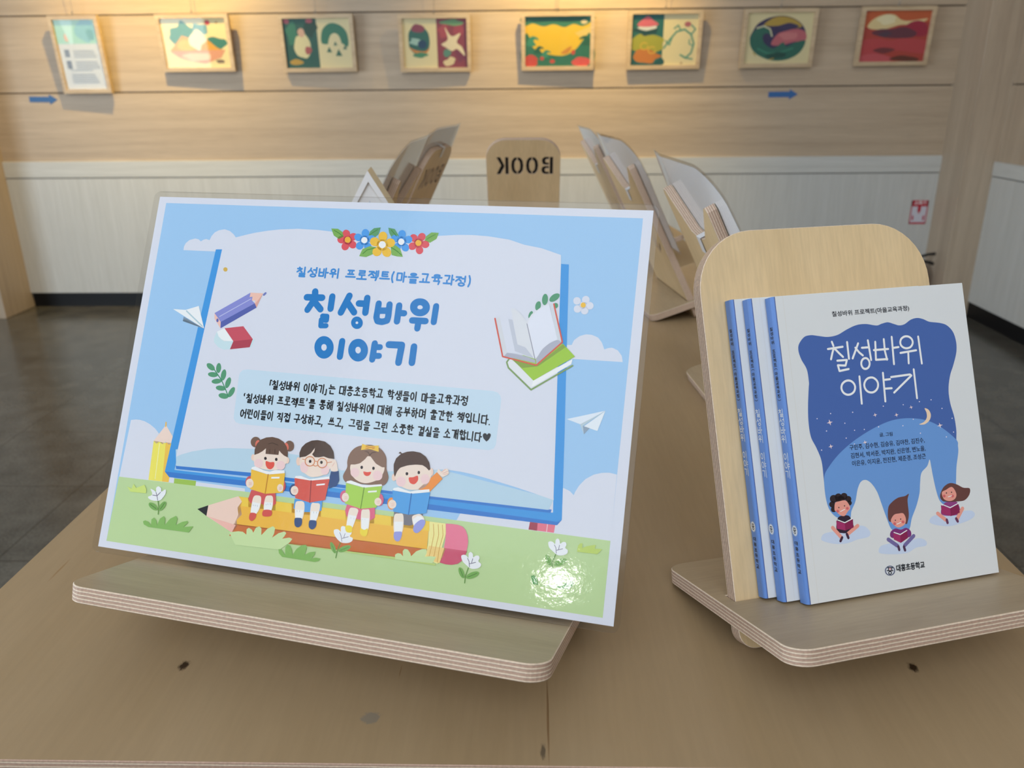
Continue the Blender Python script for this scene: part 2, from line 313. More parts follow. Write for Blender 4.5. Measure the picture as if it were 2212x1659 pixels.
bk = N(nt, 'ShaderNodeTexBrick'); bk.offset = 0; bk.inputs['Scale'].default_value = 1; bk.inputs['Mortar Size'].default_value = .0022; bk.inputs['Brick Width'].default_value = .46; bk.inputs['Row Height'].default_value = .44
bk.inputs['Color1'].default_value = (1, 1, 1, 1); bk.inputs['Color2'].default_value = (.9, .9, .9, 1); bk.inputs['Mortar'].default_value = (.32, .31, .3, 1)
mp = N(nt, 'ShaderNodeMapping'); mp.inputs['Location'].default_value = (1.47, -1.857+.44*4, 0); L.new(tc.outputs['Object'], mp.inputs[0]); L.new(mp.outputs[0], bk.inputs['Vector'])
mu = N(nt, 'ShaderNodeMix', data_type='RGBA', blend_type='MULTIPLY'); mu.inputs[0].default_value = 1; L.new(cr.outputs[0], mu.inputs[6]); L.new(bk.outputs[0], mu.inputs[7]); L.new(mu.outputs[2], bs.inputs['Base Color'])
bs.inputs['Roughness'].default_value = .2; bs.inputs['Specular IOR Level'].default_value = .5
b = MB(); b.box((-4.3, -2.05, -.1), (2.6, 4.76, 0), m); structure('floor', b)

# ---------------------------------------------------------------- table
TZ = .798
tm, tnt, tb, tout, ttc = streaks('birch_table_top', (.335, .230, .122), (.395, .283, .165), (7, 1.6, 4), .42, 5, (.25, .75), fine=((260, 20, 30), .03))
L = tnt.links
sp = N(tnt, 'ShaderNodeSeparateXYZ'); L.new(ttc.outputs['Object'], sp.inputs[0])
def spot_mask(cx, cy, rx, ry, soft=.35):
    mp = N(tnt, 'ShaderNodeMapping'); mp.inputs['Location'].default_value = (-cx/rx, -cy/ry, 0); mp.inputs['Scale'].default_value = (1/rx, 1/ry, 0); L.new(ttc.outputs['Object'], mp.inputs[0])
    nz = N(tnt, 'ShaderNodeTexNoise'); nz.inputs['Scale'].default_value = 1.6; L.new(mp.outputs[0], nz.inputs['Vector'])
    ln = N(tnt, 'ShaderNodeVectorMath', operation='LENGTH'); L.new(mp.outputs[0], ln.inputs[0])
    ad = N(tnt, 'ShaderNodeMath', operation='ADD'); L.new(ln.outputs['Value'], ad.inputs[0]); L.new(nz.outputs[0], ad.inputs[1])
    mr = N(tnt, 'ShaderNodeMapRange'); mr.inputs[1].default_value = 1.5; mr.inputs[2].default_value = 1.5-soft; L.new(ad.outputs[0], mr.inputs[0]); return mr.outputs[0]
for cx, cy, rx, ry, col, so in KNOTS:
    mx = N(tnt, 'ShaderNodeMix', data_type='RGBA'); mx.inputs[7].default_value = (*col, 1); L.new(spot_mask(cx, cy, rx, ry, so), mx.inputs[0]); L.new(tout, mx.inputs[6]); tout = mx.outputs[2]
L.new(tout, tb.inputs['Base Color'])
tb.inputs['Coat Weight'].default_value = .08; tb.inputs['Coat Roughness'].default_value = .3
TX0, TX1, TY0, TY1 = -.461, .4305, .392, 2.36
t = thing('display_table', 'long birch plywood table carrying all the book stands and sheets', 'table', ((TX0+TX1)/2, (TY0+TY1)/2, 0))
hx, hy = (TX1-TX0)/2, (TY1-TY0)/2
o = panel('table_top', [(-hx, -hy), (hx, -hy), (hx, hy), (-hx, hy)], [], .018, (tm, PLYT), t, .0005); o.location.z = TZ-.009
for x in (-hx+.09, hx-.09):
    for y in (-hy+.12, hy-.12):
        b = MB(); b.box((x-.025, y-.025, 0), (x+.025, y+.025, TZ-.0185), BIRCH); b.build('leg', t, bevel=.002)
b = MB(); b.box((-hx+.06, -hy+.145, TZ-.09), (hx-.06, -hy+.163, TZ-.0185), BIRCH); b.build('apron', t)
b = MB(); b.box((-hx+.06, hy-.163, TZ-.09), (hx-.06, hy-.145, TZ-.0185), BIRCH); b.build('apron', t)

# ---------------------------------------------------------------- slotted plywood stands
LET = {'B': [[(0, 0), (.22, 0), (.22, 1), (0, 1)], [(.30, 1), (.6, 1), (.76, .92), (.80, .77), (.74, .6), (.6, .54), (.30, .54), (.30, .66), (.52, .67), (.57, .77), (.52, .87), (.30, .88)], [(.30, .46), (.62, .46), (.78, .4), (.84, .24), (.76, .07), (.6, 0), (.30, 0), (.30, .12), (.54, .13), (.61, .23), (.54, .34), (.30, .34)]],
 'O': [[(.40, 1), (.2, .95), (.05, .78), (0, .5), (.05, .22), (.2, .05), (.40, 0), (.40, .17), (.29, .22), (.23, .36), (.22, .5), (.23, .64), (.29, .78), (.40, .83)], [(.48, 1), (.68, .95), (.83, .78), (.88, .5), (.83, .22), (.68, .05), (.48, 0), (.48, .17), (.59, .22), (.65, .36), (.66, .5), (.65, .64), (.59, .78), (.48, .83)]],
 'K': [[(0, 0), (.22, 0), (.22, 1), (0, 1)], [(.30, .52), (.60, 1), (.86, 1), (.54, .52), (.88, 0), (.61, 0), (.30, .44)]]}
def book_holes(xc, y0, w, h):
    out = []; u = w/4.0
    for i, ch in enumerate('BOOK'):
        for poly in LET[ch]: out.append([(xc-w/2+u*i+u*.92*px, y0+h*py) for px, py in poly])
    return out
def lens(cx, cy, L, w, a):
    c, s = math.cos(rad(a)), math.sin(rad(a)); o = []
    for k in range(12):
        t = 2*PI*k/12; x, y = L/2*math.cos(t), w/2*math.sin(t)*abs(math.sin(t))**.5; o.append((cx+x*c-y*s, cy+x*s+y*c))
    return o
def stand(label, x, y, yaw, lean, beta, bw, bh, sw, sf, sr, kind, group=None):
    """(x, y): on the table under the middle of the line where board and shelf cross; sf, sr: shelf reach in front and behind"""
    t = thing('book_stand', label, 'stand', (x, y, TZ), (0, 0, yaw), group)
    zc = (sr*math.sin(beta)+.0122*math.cos(beta))           # shelf top at the crossing: its rear edge rests on the table
    leg = (zc/math.cos(lean)-.0002)-.012*math.tan(lean)*1.0
    top = bh
    if kind == 'cat':
        w = bw/2; e = .052
        out = rrect(bw, leg+top, (.012, .012, 0, 0), 6, None, -leg)[:14]+[(w, top-.006), (w-.004, top), (w-.012, top-.002), (w*.30, top-e), (w*.1, top-e-.004), (-w*.1, top-e-.004), (-w*.30, top-e), (-w+.012, top-.002), (-w+.004, top), (-w, top-.006)]
        holes = [lens(s*w*.52, top*.42+dy, .036, .0055, 90-s*da) for s in (-1, 1) for dy, da in ((.004, 0), (0, 24), (-.008, 46))]
        holes = [[(px+(i % 3-1)*.012*(1 if i > 2 else -1), py) for px, py in q] for i, q in enumerate(holes)]
    else:
        out = rrect(bw, leg+top, (.014, .014, .048, .048), 10, None, -leg)
        holes = book_holes(0, top-.088, bw*.80, .044) if kind == 'book' else []
    bd = panel('back_board', out, holes, .012, (BIRCH, PLY), t)
    bd.rotation_euler = (PI/2-lean, 0, 0)
    if kind != 'plain':                                     # black faces filling the cuts
        lm = MB(); black_fill = flat((.012, .010, .009), .7, .2)
        for q in holes:
            lm.poly([(x_, y_, .0045) for x_, y_ in q], black_fill); lm.poly([(x_, y_, -.0045) for x_, y_ in q[::-1]], black_fill)
            if kind == 'cat': lm.build('black_slit', bd); lm = MB()
        if kind == 'book': lm.build('black_lettering', bd)
    n = Vector((0, -math.cos(lean), math.sin(lean))); bd.location = Vector((0, 0, zc))-n*.006
    hw = bw/2+.0006; sl = .0135/math.cos(lean-beta)
    slot = [(-hw, -.0012), (hw, -.0012), (hw, sl), (-hw, sl)]
    sh = panel('shelf', rrect(sw, sf+sr, (.016, .016, .016, .016), 8, None, -sf), [slot], .012, (SHELFW_SHADED, PLY), t)
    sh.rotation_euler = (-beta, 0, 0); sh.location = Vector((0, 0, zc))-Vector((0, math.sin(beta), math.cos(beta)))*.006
    return t

# ---------------------------------------------------------------- printed artwork (tenths of a millimetre on its sheet)
ART_P="""p 8fb5dd 1 73 2916 4129 2908 4121 47 69 53
p c3c8da 2 101 1045 146 1053 184 1054 235 1046 288 1027 343 997 386 961 507 842 599 613 1241 609 1248 570 84 561
p c3c8da 2 4122 1032 4069 1039 4018 1033 3960 1014 3904 976 3866 929 3841 880 3833 854 3802 880 3757 896 3653 884 3495 712 3017 628 2992 573 4123 563
p c3c8da 2 321 2508 321 2541 332 2569 363 2598 415 2613 450 2607 474 2590 495 2605 521 2613 555 2604 567 2639 591 2672 629 2693 681 2703 731 2691 771 2665 800 2636 873 2591 651 2509
p c3c8da 2 3662 1929 3703 1932 3717 1970 3755 2002 3799 2018 3844 2017 3891 2000 3921 1966 3944 1916 3970 1928 4000 1933 4042 1916 4074 1878 4085 1834 3673 1829
p a9c293 3 81 575 1246 585 2800 576 4122 571 4121 47 69 53
p e6cf5e 4 350 897 363 579 492 580 466 890
p d8b14c 4 465 895 492 580 552 581 554 847 513 895
p 8fb050 4 598 618 800 620 801 580 602 578
p eac3bd 4 439 1036 350 897 379 876 406 894 437 877 464 900 494 879 512 889 520 948
l d9a94f 4 12 439 1024 436 1055
l f2e6a8 4 6 409 879 423 594
p cf6d83 4 3540 632 3724 633 3720 576 3535 576
p bb566d 4 3540 632 3597 632 3597 575 3535 576
l e8c0cb 4 5 3668 631 3667 575
p 3c8ad0 5 630 2527 689 2530 681 2410 586 684 3698 715 3558 2537 3618 2535 3726 1219 3767 672 3737 631 2765 626 1238 629 550 622 501 662
p 336fbe 6 501 662 1231 669 2760 666 3739 655 3767 672 3737 631 2765 626 1238 629 550 622
p 336fbe 6 591 720 1264 738 2765 730 3687 735 3681 711 2769 704 1270 706 602 694
p a6c0d6 7 568 848 597 718 1265 736 2766 724 3665 730 3696 812 2737 940 1224 966
p c3c8da 8 689 2530 752 2608 800 2637 884 2661 974 2684 1086 2705 1199 2720 1357 2731 1538 2727 1657 2718 1797 2694 1978 2652 2111 2624 2235 2654 2399 2689 2570 2716 2724 2730 2846 2733 2968 2728 3139 2708 3262 2672 3398 2651 3550 2605 3558 2537 3623 1698 3661 1212 3692 803 3525 839 3407 863 3296 883 3175 904 3063 921 2978 929 2903 931 2829 928 2755 917 2448 874 2032 836 1924 886 1671 914 1371 926 1255 922 1028 906 857 881 721 847 632 815 583 790
p b2c7dc 9 1033 1479 1038 1515 1060 1538 1099 1547 3149 1545 3189 1537 3213 1516 3224 1484 3223 1153 3210 1122 3173 1107 1108 1108 1072 1116 1047 1144 1044 1174
p 70849c 9 434 1940 431 1903 635 1855
p 8ea4b8 9 431 1903 449 1925 635 1855 617 1857
p d6e2ee 9 320 1998 441 1998 641 1853
p dfe8f2 9 441 1998 559 2039 644 1853
l 9fb9c8 9 11 451 1990 624 1871
p c9d3e4 9 3724 1388 3997 1474 3831 1359
p 8193aa 9 3848 1351 3897 1340 3860 1291
p a9bccb 9 3826 1359 3997 1473 3845 1349 3860 1293
p cdd6e6 9 3854 1348 3997 1472 3954 1324
s c3c8da 9 3800 2277 3797 2260 3784 2249 3766 2248 3751 2257 3744 2274 3748 2291 3761 2302 3778 2303 3793 2293
s c3c8da 9 3834 2233 3830 2216 3817 2205 3800 2204 3785 2213 3778 2229 3782 2246 3795 2258 3812 2259 3827 2249
s c3c8da 9 3800 2194 3796 2177 3783 2166 3766 2165 3751 2174 3744 2190 3747 2207 3760 2219 3778 2220 3793 2210
s c3c8da 9 3746 2204 3742 2187 3729 2176 3712 2175 3697 2184 3690 2201 3693 2218 3706 2229 3724 2230 3739 2221
s c3c8da 9 3736 2264 3732 2247 3719 2236 3702 2235 3687 2244 3680 2261 3683 2278 3696 2289 3714 2290 3729 2280
p c3c8da 9 3738 2257 3775 2254 3782 2222 3757 2202 3727 2224
s d8ac3c 10 3776 2235 3773 2223 3764 2216 3753 2215 3742 2221 3738 2233 3740 2244 3749 2252 3761 2252 3771 2246
p 7a80c4 10 717 1988 1018 2177 1045 2142 1048 2108 1073 2091 1094 2056 798 1866 725 1943
p d5ddec 10 768 1835 832 1868 932 1768 846 1760 794 1790
p b54a5c 10 832 1868 1001 1896 1105 1796 932 1766
s c0a050 10 771 2361 770 2350 761 2343 749 2342 737 2349 732 2359 733 2370 742 2377 755 2377 766 2371
p b4ccd9 10 768 1835 786 1800 821 1773 857 1763 932 1766 913 1698 859 1691 803 1709 758 1745 751 1771 757 1803
p b4ccd9 10 1105 1796 1123 1799 1105 1729 1089 1728
l 2f7d5c 10 8 803 1520 881 1443 935 1366 967 1315
s 4b8a6b 10 802 1520 787 1513 763 1518 739 1532 725 1550 725 1565 740 1571 764 1567 788 1553 802 1535
s 4b8a6b 10 861 1538 858 1514 848 1499 834 1499 821 1514 815 1538 817 1562 827 1577 842 1577 854 1562
s 4b8a6b 10 842 1481 834 1469 812 1461 783 1461 759 1469 749 1481 757 1493 780 1500 809 1500 832 1493
s 4b8a6b 10 916 1483 910 1457 897 1441 883 1443 872 1461 869 1488 875 1514 888 1530 902 1528 913 1510
s 4b8a6b 10 884 1437 879 1424 858 1413 831 1408 806 1412 794 1422 799 1435 820 1446 847 1451 872 1447
s 4b8a6b 10 967 1421 957 1396 943 1382 929 1385 921 1404 922 1431 932 1456 947 1470 961 1466 969 1448
s 4b8a6b 10 933 1375 924 1363 902 1357 873 1358 850 1366 841 1379 849 1390 872 1397 901 1396 924 1387
s 4b8a6b 10 1010 1344 995 1322 978 1311 965 1316 961 1335 968 1361 983 1384 1000 1395 1013 1390 1017 1370
s 4b8a6b 10 969 1313 960 1301 937 1294 909 1296 886 1306 877 1320 886 1332 909 1339 938 1337 961 1327
p 4c58a0 11 788 1918 1073 2091 1094 2056 798 1866
l a9aed8 11 7 769 1962 1030 2125
p dcb0aa 11 717 1988 788 1918 794 1865 726 1941
p dcb0a6 11 1018 2177 1133 2178 1094 2056 1071 2091 1073 2114 1041 2112 1042 2144 1016 2140
p 9d3c4e 11 932 1766 1105 1796 1089 1728 913 1698
s 545ca0 12 766 1930 766 1921 762 1915 755 1914 749 1919 745 1929 746 1938 750 1944 756 1944 762 1939
l 6670b0 12 18 1142 2166 1155 2180
p c99892 12 1104 2130 1133 2178 1094 2056 1075 2086
p 6f9d50 12 1652 2743 1710 2743 1754 2718 1771 2681 1732 2658 1683 2686
p 578f68 12 2077 2767 2022 2759 1992 2731 1986 2700 2030 2677 2068 2713
p 578f68 12 2143 2767 2199 2758 2245 2699 2188 2681 2156 2725
p 6f9d50 12 2568 2740 2508 2742 2467 2708 2461 2673 2507 2658 2557 2691
s c84e5a 12 1777 2737 1797 2735 1815 2722 1823 2701 1819 2682 1803 2670 1783 2672 1765 2686 1757 2706 1761 2726
s c84e5a 12 1881 2700 1887 2681 1881 2663 1863 2651 1842 2651 1824 2662 1817 2681 1824 2700 1842 2711 1863 2711
s c84e5a 12 1887 2596 1871 2586 1849 2588 1830 2602 1821 2621 1826 2639 1842 2649 1864 2647 1883 2634 1891 2615
s c84e5a 12 1787 2569 1771 2581 1764 2601 1770 2621 1786 2633 1806 2633 1823 2621 1830 2601 1824 2581 1808 2569
s c84e5a 12 1719 2656 1725 2673 1743 2684 1765 2683 1784 2671 1792 2652 1786 2635 1769 2624 1746 2625 1727 2637
s c84e5a 12 1848 2653 1844 2632 1827 2618 1804 2617 1783 2629 1772 2650 1776 2671 1793 2685 1817 2686 1838 2674
s c84e5a 12 2445 2732 2460 2719 2464 2699 2457 2680 2440 2670 2421 2672 2406 2685 2401 2705 2409 2724 2425 2734
s c84e5a 12 2504 2639 2496 2623 2478 2614 2457 2617 2440 2630 2434 2648 2442 2665 2460 2673 2481 2671 2498 2658
s c84e5a 12 2438 2563 2419 2566 2403 2581 2398 2601 2404 2620 2420 2629 2439 2626 2454 2612 2460 2591 2454 2573
s c84e5a 12 2339 2609 2334 2627 2342 2645 2360 2655 2381 2653 2397 2641 2401 2622 2393 2605 2375 2595 2354 2596
s c84e5a 12 2342 2714 2359 2722 2380 2718 2397 2704 2403 2684 2397 2667 2381 2659 2360 2662 2343 2677 2336 2696
s c84e5a 12 2452 2653 2448 2631 2430 2616 2407 2615 2386 2628 2375 2650 2380 2672 2397 2686 2421 2687 2442 2675
l 3f7a35 13 6 1681 2728 1724 2708 1758 2686
l 3f7a35 13 6 2054 2747 2019 2724 1994 2704
l 3f7a35 13 6 2170 2750 2199 2722 2221 2701
l 3f7a35 13 6 2542 2725 2505 2705 2476 2684
s 4a90d8 13 1953 2749 1972 2741 1984 2723 1985 2701 1973 2685 1955 2680 1935 2688 1923 2706 1923 2727 1934 2744
s 4a90d8 13 2045 2677 2045 2658 2032 2643 2011 2639 1990 2645 1977 2661 1977 2680 1991 2695 2012 2700 2033 2693
s 4a90d8 13 2013 2576 1994 2573 1974 2581 1960 2599 1959 2620 1970 2634 1989 2638 2009 2630 2022 2612 2024 2591
s 4a90d8 13 1901 2585 1889 2602 1890 2622 1903 2638 1923 2644 1942 2637 1954 2620 1953 2600 1941 2584 1921 2578
s 4a90d8 13 1864 2692 1876 2706 1897 2709 1918 2701 1932 2684 1933 2665 1921 2651 1900 2647 1879 2656 1865 2672
s 4a90d8 13 1996 2657 1992 2634 1974 2619 1948 2618 1926 2631 1914 2654 1919 2677 1937 2692 1963 2693 1985 2680
s 4a90d8 13 2264 2752 2283 2745 2295 2728 2297 2707 2286 2691 2268 2685 2249 2692 2237 2709 2235 2730 2246 2746
s 4a90d8 13 2356 2686 2357 2667 2345 2652 2325 2646 2304 2652 2291 2667 2290 2686 2303 2701 2323 2707 2343 2701
s 4a90d8 13 2330 2584 2311 2580 2291 2587 2277 2605 2275 2625 2285 2640 2303 2645 2323 2637 2337 2620 2340 2600
s 4a90d8 13 2221 2587 2209 2603 2208 2623 2220 2640 2239 2647 2258 2641 2270 2625 2271 2605 2259 2588 2240 2582
s 4a90d8 13 2180 2691 2191 2706 2211 2710 2232 2703 2246 2687 2248 2668 2237 2654 2217 2649 2196 2656 2182 2672
s 4a90d8 13 2310 2662 2306 2639 2288 2624 2263 2623 2241 2636 2230 2659 2234 2682 2253 2697 2277 2698 2299 2684
s d8a23c 13 1836 2656 1833 2641 1821 2631 1805 2631 1791 2639 1784 2654 1786 2669 1798 2678 1814 2679 1829 2670
s d8a23c 13 2437 2654 2434 2639 2423 2630 2407 2629 2394 2638 2387 2652 2390 2666 2401 2676 2416 2676 2430 2668
p 74a258 14 1929 2525 1949 2584 2010 2611 2067 2602 2045 2547 1989 2520
p 74a258 14 2299 2536 2268 2598 2221 2629 2186 2607 2203 2546 2251 2536
l 3f7a35 15 6 1958 2547 1989 2578 2059 2599
l 3f7a35 15 6 2283 2551 2236 2584 2190 2607
s dcae42 15 2105 2733 2127 2725 2142 2704 2144 2679 2132 2660 2110 2653 2088 2661 2072 2681 2071 2706 2083 2726
s dcae42 15 2215 2655 2216 2632 2202 2614 2177 2607 2153 2614 2137 2632 2136 2655 2151 2673 2175 2680 2200 2673
s dcae42 15 2184 2534 2162 2529 2138 2538 2121 2558 2118 2582 2130 2601 2152 2606 2176 2597 2193 2577 2196 2553
s dcae42 15 2054 2538 2039 2556 2039 2580 2053 2600 2076 2608 2099 2602 2113 2583 2114 2559 2100 2539 2077 2531
s dcae42 15 2004 2661 2017 2678 2041 2684 2067 2675 2084 2656 2087 2634 2073 2616 2050 2611 2024 2619 2007 2638
s dcae42 15 2160 2626 2155 2599 2134 2581 2104 2580 2078 2596 2065 2622 2070 2649 2092 2667 2121 2668 2147 2653
s e8ebf4 15 1980 2658 1977 2643 1965 2633 1949 2633 1934 2641 1927 2656 1930 2671 1942 2681 1958 2682 1973 2673
s e8ebf4 15 2294 2658 2291 2643 2280 2633 2263 2632 2249 2641 2242 2656 2245 2671 2257 2681 2273 2681 2287 2672
s e8ebf4 16 2142 2628 2139 2611 2125 2600 2107 2599 2091 2609 2082 2625 2086 2642 2099 2653 2118 2654 2134 2644
s 4b8a6b 16 3490 2259 3486 2234 3475 2218 3461 2219 3450 2235 3445 2260 3449 2285 3459 2300 3473 2300 3485 2284
s 4b8a6b 16 3571 2305 3574 2289 3563 2268 3542 2251 3519 2244 3504 2250 3501 2266 3512 2287 3532 2304 3555 2311
s 4b8a6b 16 3441 2204 3434 2184 3422 2174 3409 2176 3401 2191 3400 2212 3407 2232 3419 2242 3432 2240 3440 2225
s 4b8a6b 16 3387 2132 3380 2116 3370 2108 3361 2110 3356 2123 3358 2141 3365 2157 3375 2165 3384 2162 3388 2150
s 4b8a6b 16 3571 2219 3569 2207 3561 2199 3549 2198 3539 2205 3535 2217 3537 2229 3545 2237 3557 2237 3567 2231
p 8fb63c 16 3250 1792 3639 1936 3737 1848 3449 1647 3279 1788
p cdd1dc 16 3241 1792 3269 1794 3449 1647 3437 1591 3239 1745
p dce2ee 16 3449 1647 3721 1828 3716 1789 3437 1591
l 74915c 17 12 3248 1794 3232 1768 3250 1727 3439 1578 3726 1780
p 7a9440 17 3269 1791 3460 1758 3639 1932 3662 1912 3470 1754 3351 1733
p c8cbd8 18 3348 2083 3379 2142 3448 2202 3505 2231 3595 1963 3525 1919 3447 1807
p c3c8da 18 3127 2105 3200 2093 3348 2083 3447 1807 3311 1839 3226 1837
p cbd0e2 19 3357 2075 3389 2137 3448 2198 3506 2224 3592 1965 3525 1924 3484 1875 3448 1814
p c0c4d0 19 3122 2105 3137 2105 3227 1840 3204 1807 3113 2082
p bcc2d0 19 3501 2229 3533 2233 3626 1949 3595 1963
p b0b6c8 19 3205 2095 3239 2090 3298 1907 3361 1889 3435 1811 3285 1855
p 9ea2b6 19 3226 1839 3292 1834 3378 1821 3444 1801 3450 1777 3207 1812
p 9ea2b6 19 3450 1807 3492 1889 3550 1944 3599 1963 3626 1947 3458 1771
p c6cad6 20 3214 2180 3253 2171 3305 2132 3351 2079 3441 1807 3361 1889 3298 1907
l 7d8098 20 5 3352 2067 3444 1804
l c25548 20 11 3102 2092 3196 1808 3458 1762 3633 1947 3538 2229
p 1d2024 21 855 403 947 443 945 359
p e9bdb5 21 947 443 1196 543 1238 514 1229 473 1252 406 1215 361 1228 313 1190 260 945 359
p a8bf78 21 1222 259 1711 249 2560 255 2876 247 2878 233 2563 237 1714 234 1225 240
p dfa844 21 1203 542 2790 543 2798 338 1197 322 1223 403 1205 455 1236 506
p b4663a 21 1196 329 2803 342 2784 292 2640 255 1713 237 1173 233
p e6d190 21 2788 542 2916 542 2928 471 2908 359 2893 248 2787 271 2801 375
p d0718e 21 2917 542 2963 545 3009 545 3047 536 3073 514 3093 477 3103 431 3101 384 3091 331 3073 294 3044 269 3000 255 2955 253 2908 259 2924 348 2929 435
p b8506c 22 2928 367 3102 367 3091 331 3073 294 3044 269 3000 255 2955 253 2908 259
p d9bc7c 22 2809 367 2940 367 2921 295 2904 254 2798 279
l b88a44 22 4 2823 527 2837 454 2829 351 2818 271
l b88a44 22 4 2860 528 2874 456 2862 353 2856 266
l b88a44 22 4 2892 529 2907 457 2891 356 2889 261
p e6b94a 22 1203 542 2790 543 2799 473 1238 471 1236 506
p dfa844 22 1283 543 1524 543 1536 470 1300 470
p dfa844 22 1663 542 1910 542 1922 468 1675 469
p dfa844 22 2115 543 2350 542 2360 473 2126 471
p dfa844 22 2487 541 2679 542 2689 474 2497 474
p dfa9a3 22 960 358 1213 321 1190 260
p b4cb9c 23 1192 228 1168 260 1245 277 1285 278 1319 260 1314 301 1331 315 1360 303 1375 282 1392 323 1420 337 1440 321 1447 272 1491 327 1535 352 1555 339 1553 297 1541 265 1590 305 1639 325 1655 314 1641 285 1627 268 1688 285 1712 277 1698 251 1619 183 1237 172
p b4cb9c 23 2563 237 2557 270 2576 284 2600 283 2621 267 2613 303 2626 321 2650 320 2674 296 2683 275 2718 316 2762 338 2793 341 2798 316 2789 286 2831 295 2874 296 2853 247
p 78a65c 23 1609 186 1631 190 1672 152 1665 208 1680 231 1702 225 1725 193 1733 160 1760 209 1798 241 1834 249 1844 224 1834 174 1872 198 1917 209 1916 185 1896 156 1928 165 1968 163 1956 144 1925 132 1649 134 1619 157
p 78a65c 23 381 247 399 258 431 250 460 228 456 273 477 290 502 269 516 235 532 288 563 312 581 294 586 244 625 299 673 327 692 307 686 256 739 288 784 301 792 287 758 250 843 265 812 213 439 210 394 225
p b9cc74 23 178 504 224 493 234 533 265 503 298 518 337 537 362 504 365 471 217 467
p 4f8c52 23 3591 258 3610 266 3636 245 3649 205 3610 204
p 4f8c52 23 3663 203 3812 215 3843 245 3880 262 3900 257 3888 226 3865 205
p a9bf66 23 3898 467 3901 509 3916 529 3931 528 3932 497 3968 516 4024 531 4020 504 4072 507 4041 469
l 5d8745 23 9 486 428 504 376 509 321
s 6d9c55 23 496 354 480 347 454 350 426 364 409 381 408 397 423 404 450 400 477 387 495 369
s 6d9c55 23 557 379 540 359 522 350 509 355 506 374 514 398 531 418 549 427 563 421 566 403
s d3d8ea 24 401 510 431 504 455 494 451 524 470 539 497 525 505 500 539 522 545 489 528 456 504 430 445 421 401 431 391 447 419 461 421 480
l 456f38 24 5 421 390 483 360
l 456f38 24 5 551 415 521 362
l 6f6b84 25 6 430 464 471 463 483 430
l 6f6b84 25 6 456 489 471 463 497 494
l 5d8745 23 7 2111 300 2095 238 2090 185
s 6d9c55 23 2073 264 2084 240 2085 222 2076 217 2059 227 2041 248 2030 272 2029 290 2038 295 2055 285
s 6d9c55 23 2197 285 2197 275 2188 262 2171 249 2150 238 2129 232 2113 231 2103 236 2103 246 2112 259 2129 272 2150 283 2170 289 2187 290
s d3d8ea 24 2045 385 2067 396 2088 391 2101 380 2098 412 2112 425 2134 419 2142 392 2163 408 2189 400 2190 377 2179 357 2205 346 2202 323 2172 306 2123 302 2082 323 2052 356
l 456f38 24 3 2040 283 2074 229
l 456f38 24 3 2117 243 2183 278
l 6f6b84 25 4 2095 374 2112 345 2122 310
l 6f6b84 25 4 2120 333 2169 352
l 6f6b84 25 4 2133 342 2139 371
l 5d8745 23 7 3127 250 3113 193 3113 142
s 6d9c55 23 3097 219 3106 196 3106 179 3096 174 3081 182 3065 201 3056 224 3056 241 3066 246 3082 238
s 6d9c55 23 3210 229 3208 214 3189 195 3161 180 3134 174 3119 180 3121 195 3140 214 3168 229 3195 235
s d3d8ea 24 3064 327 3081 339 3102 335 3118 323 3118 352 3131 364 3147 355 3155 331 3172 344 3194 345 3202 329 3196 307 3217 292 3215 271 3192 255 3147 249 3103 273 3076 295
l 456f38 24 4 3067 235 3096 185
l 456f38 24 4 3133 187 3196 222
l 6f6b84 25 5 3113 317 3127 297 3135 260
l 6f6b84 25 5 3134 281 3177 297
l 6f6b84 25 5 3147 287 3152 319
l 5d8745 23 7 3750 429 3731 370 3735 321
s 6d9c55 23 3718 391 3726 369 3726 353 3716 348 3702 356 3687 375 3679 397 3679 413 3689 418 3703 410
s 6d9c55 23 3832 403 3830 388 3812 370 3785 355 3759 350 3745 355 3747 371 3765 389 3793 404 3818 409
s d3d8ea 24 3688 504 3704 515 3723 511 3738 500 3739 527 3751 540 3766 531 3774 507 3790 520 3811 521 3819 504 3813 483 3832 469 3830 447 3808 432 3765 426 3724 450 3698 472
l 456f38 24 3 3689 407 3716 359
l 456f38 24 3 3758 363 3819 396
l 6f6b84 25 4 3734 493 3747 474 3754 437
l 6f6b84 25 4 3753 458 3795 474
l 6f6b84 25 4 3766 464 3771 496
s 6a5248 25 1320 982 1316 957 1296 939 1269 937 1245 949 1232 973 1236 998 1256 1016 1283 1018 1307 1005
s 6a5248 25 1611 980 1608 955 1591 938 1566 935 1544 949 1532 972 1536 998 1553 1015 1577 1017 1600 1004
s c86a5c 26 1314 966 1308 950 1297 941 1285 943 1277 954 1275 971 1281 986 1292 995 1304 993 1312 982
s c86a5c 26 1565 975 1568 957 1562 944 1551 941 1538 949 1529 965 1526 983 1531 995 1542 998 1555 991
s e2bdb2 26 1292 858 1292 843 1284 833 1274 832 1263 840 1257 855 1258 870 1265 880 1276 881 1286 873
s e2bdb2 26 1589 866 1588 851 1581 841 1571 840 1561 848 1555 862 1556 877 1563 887 1574 888 1584 880
s e8c8c1 27 1281 881 1279 845 1304 800 1357 778 1432 774 1509 787 1556 822 1572 872 1547 924 1472 956 1367 953 1301 923
p 5c463c 28 1282 877 1277 920 1289 965 1318 1002 1363 1023 1415 1032 1469 1025 1517 1004 1551 968 1566 930 1571 888 1539 898 1509 917 1491 933 1490 898 1377 895 1374 938 1347 912 1315 891
s ecbcc2 28 1369 819 1365 798 1348 783 1324 781 1302 791 1291 811 1295 832 1312 847 1336 849 1358 839
s ecbcc2 28 1561 824 1557 803 1540 788 1516 786 1495 796 1484 816 1488 837 1505 852 1529 854 1551 844
s 2a2226 29 1394 861 1393 854 1388 849 1381 848 1375 852 1371 859 1372 866 1377 871 1384 872 1390 868
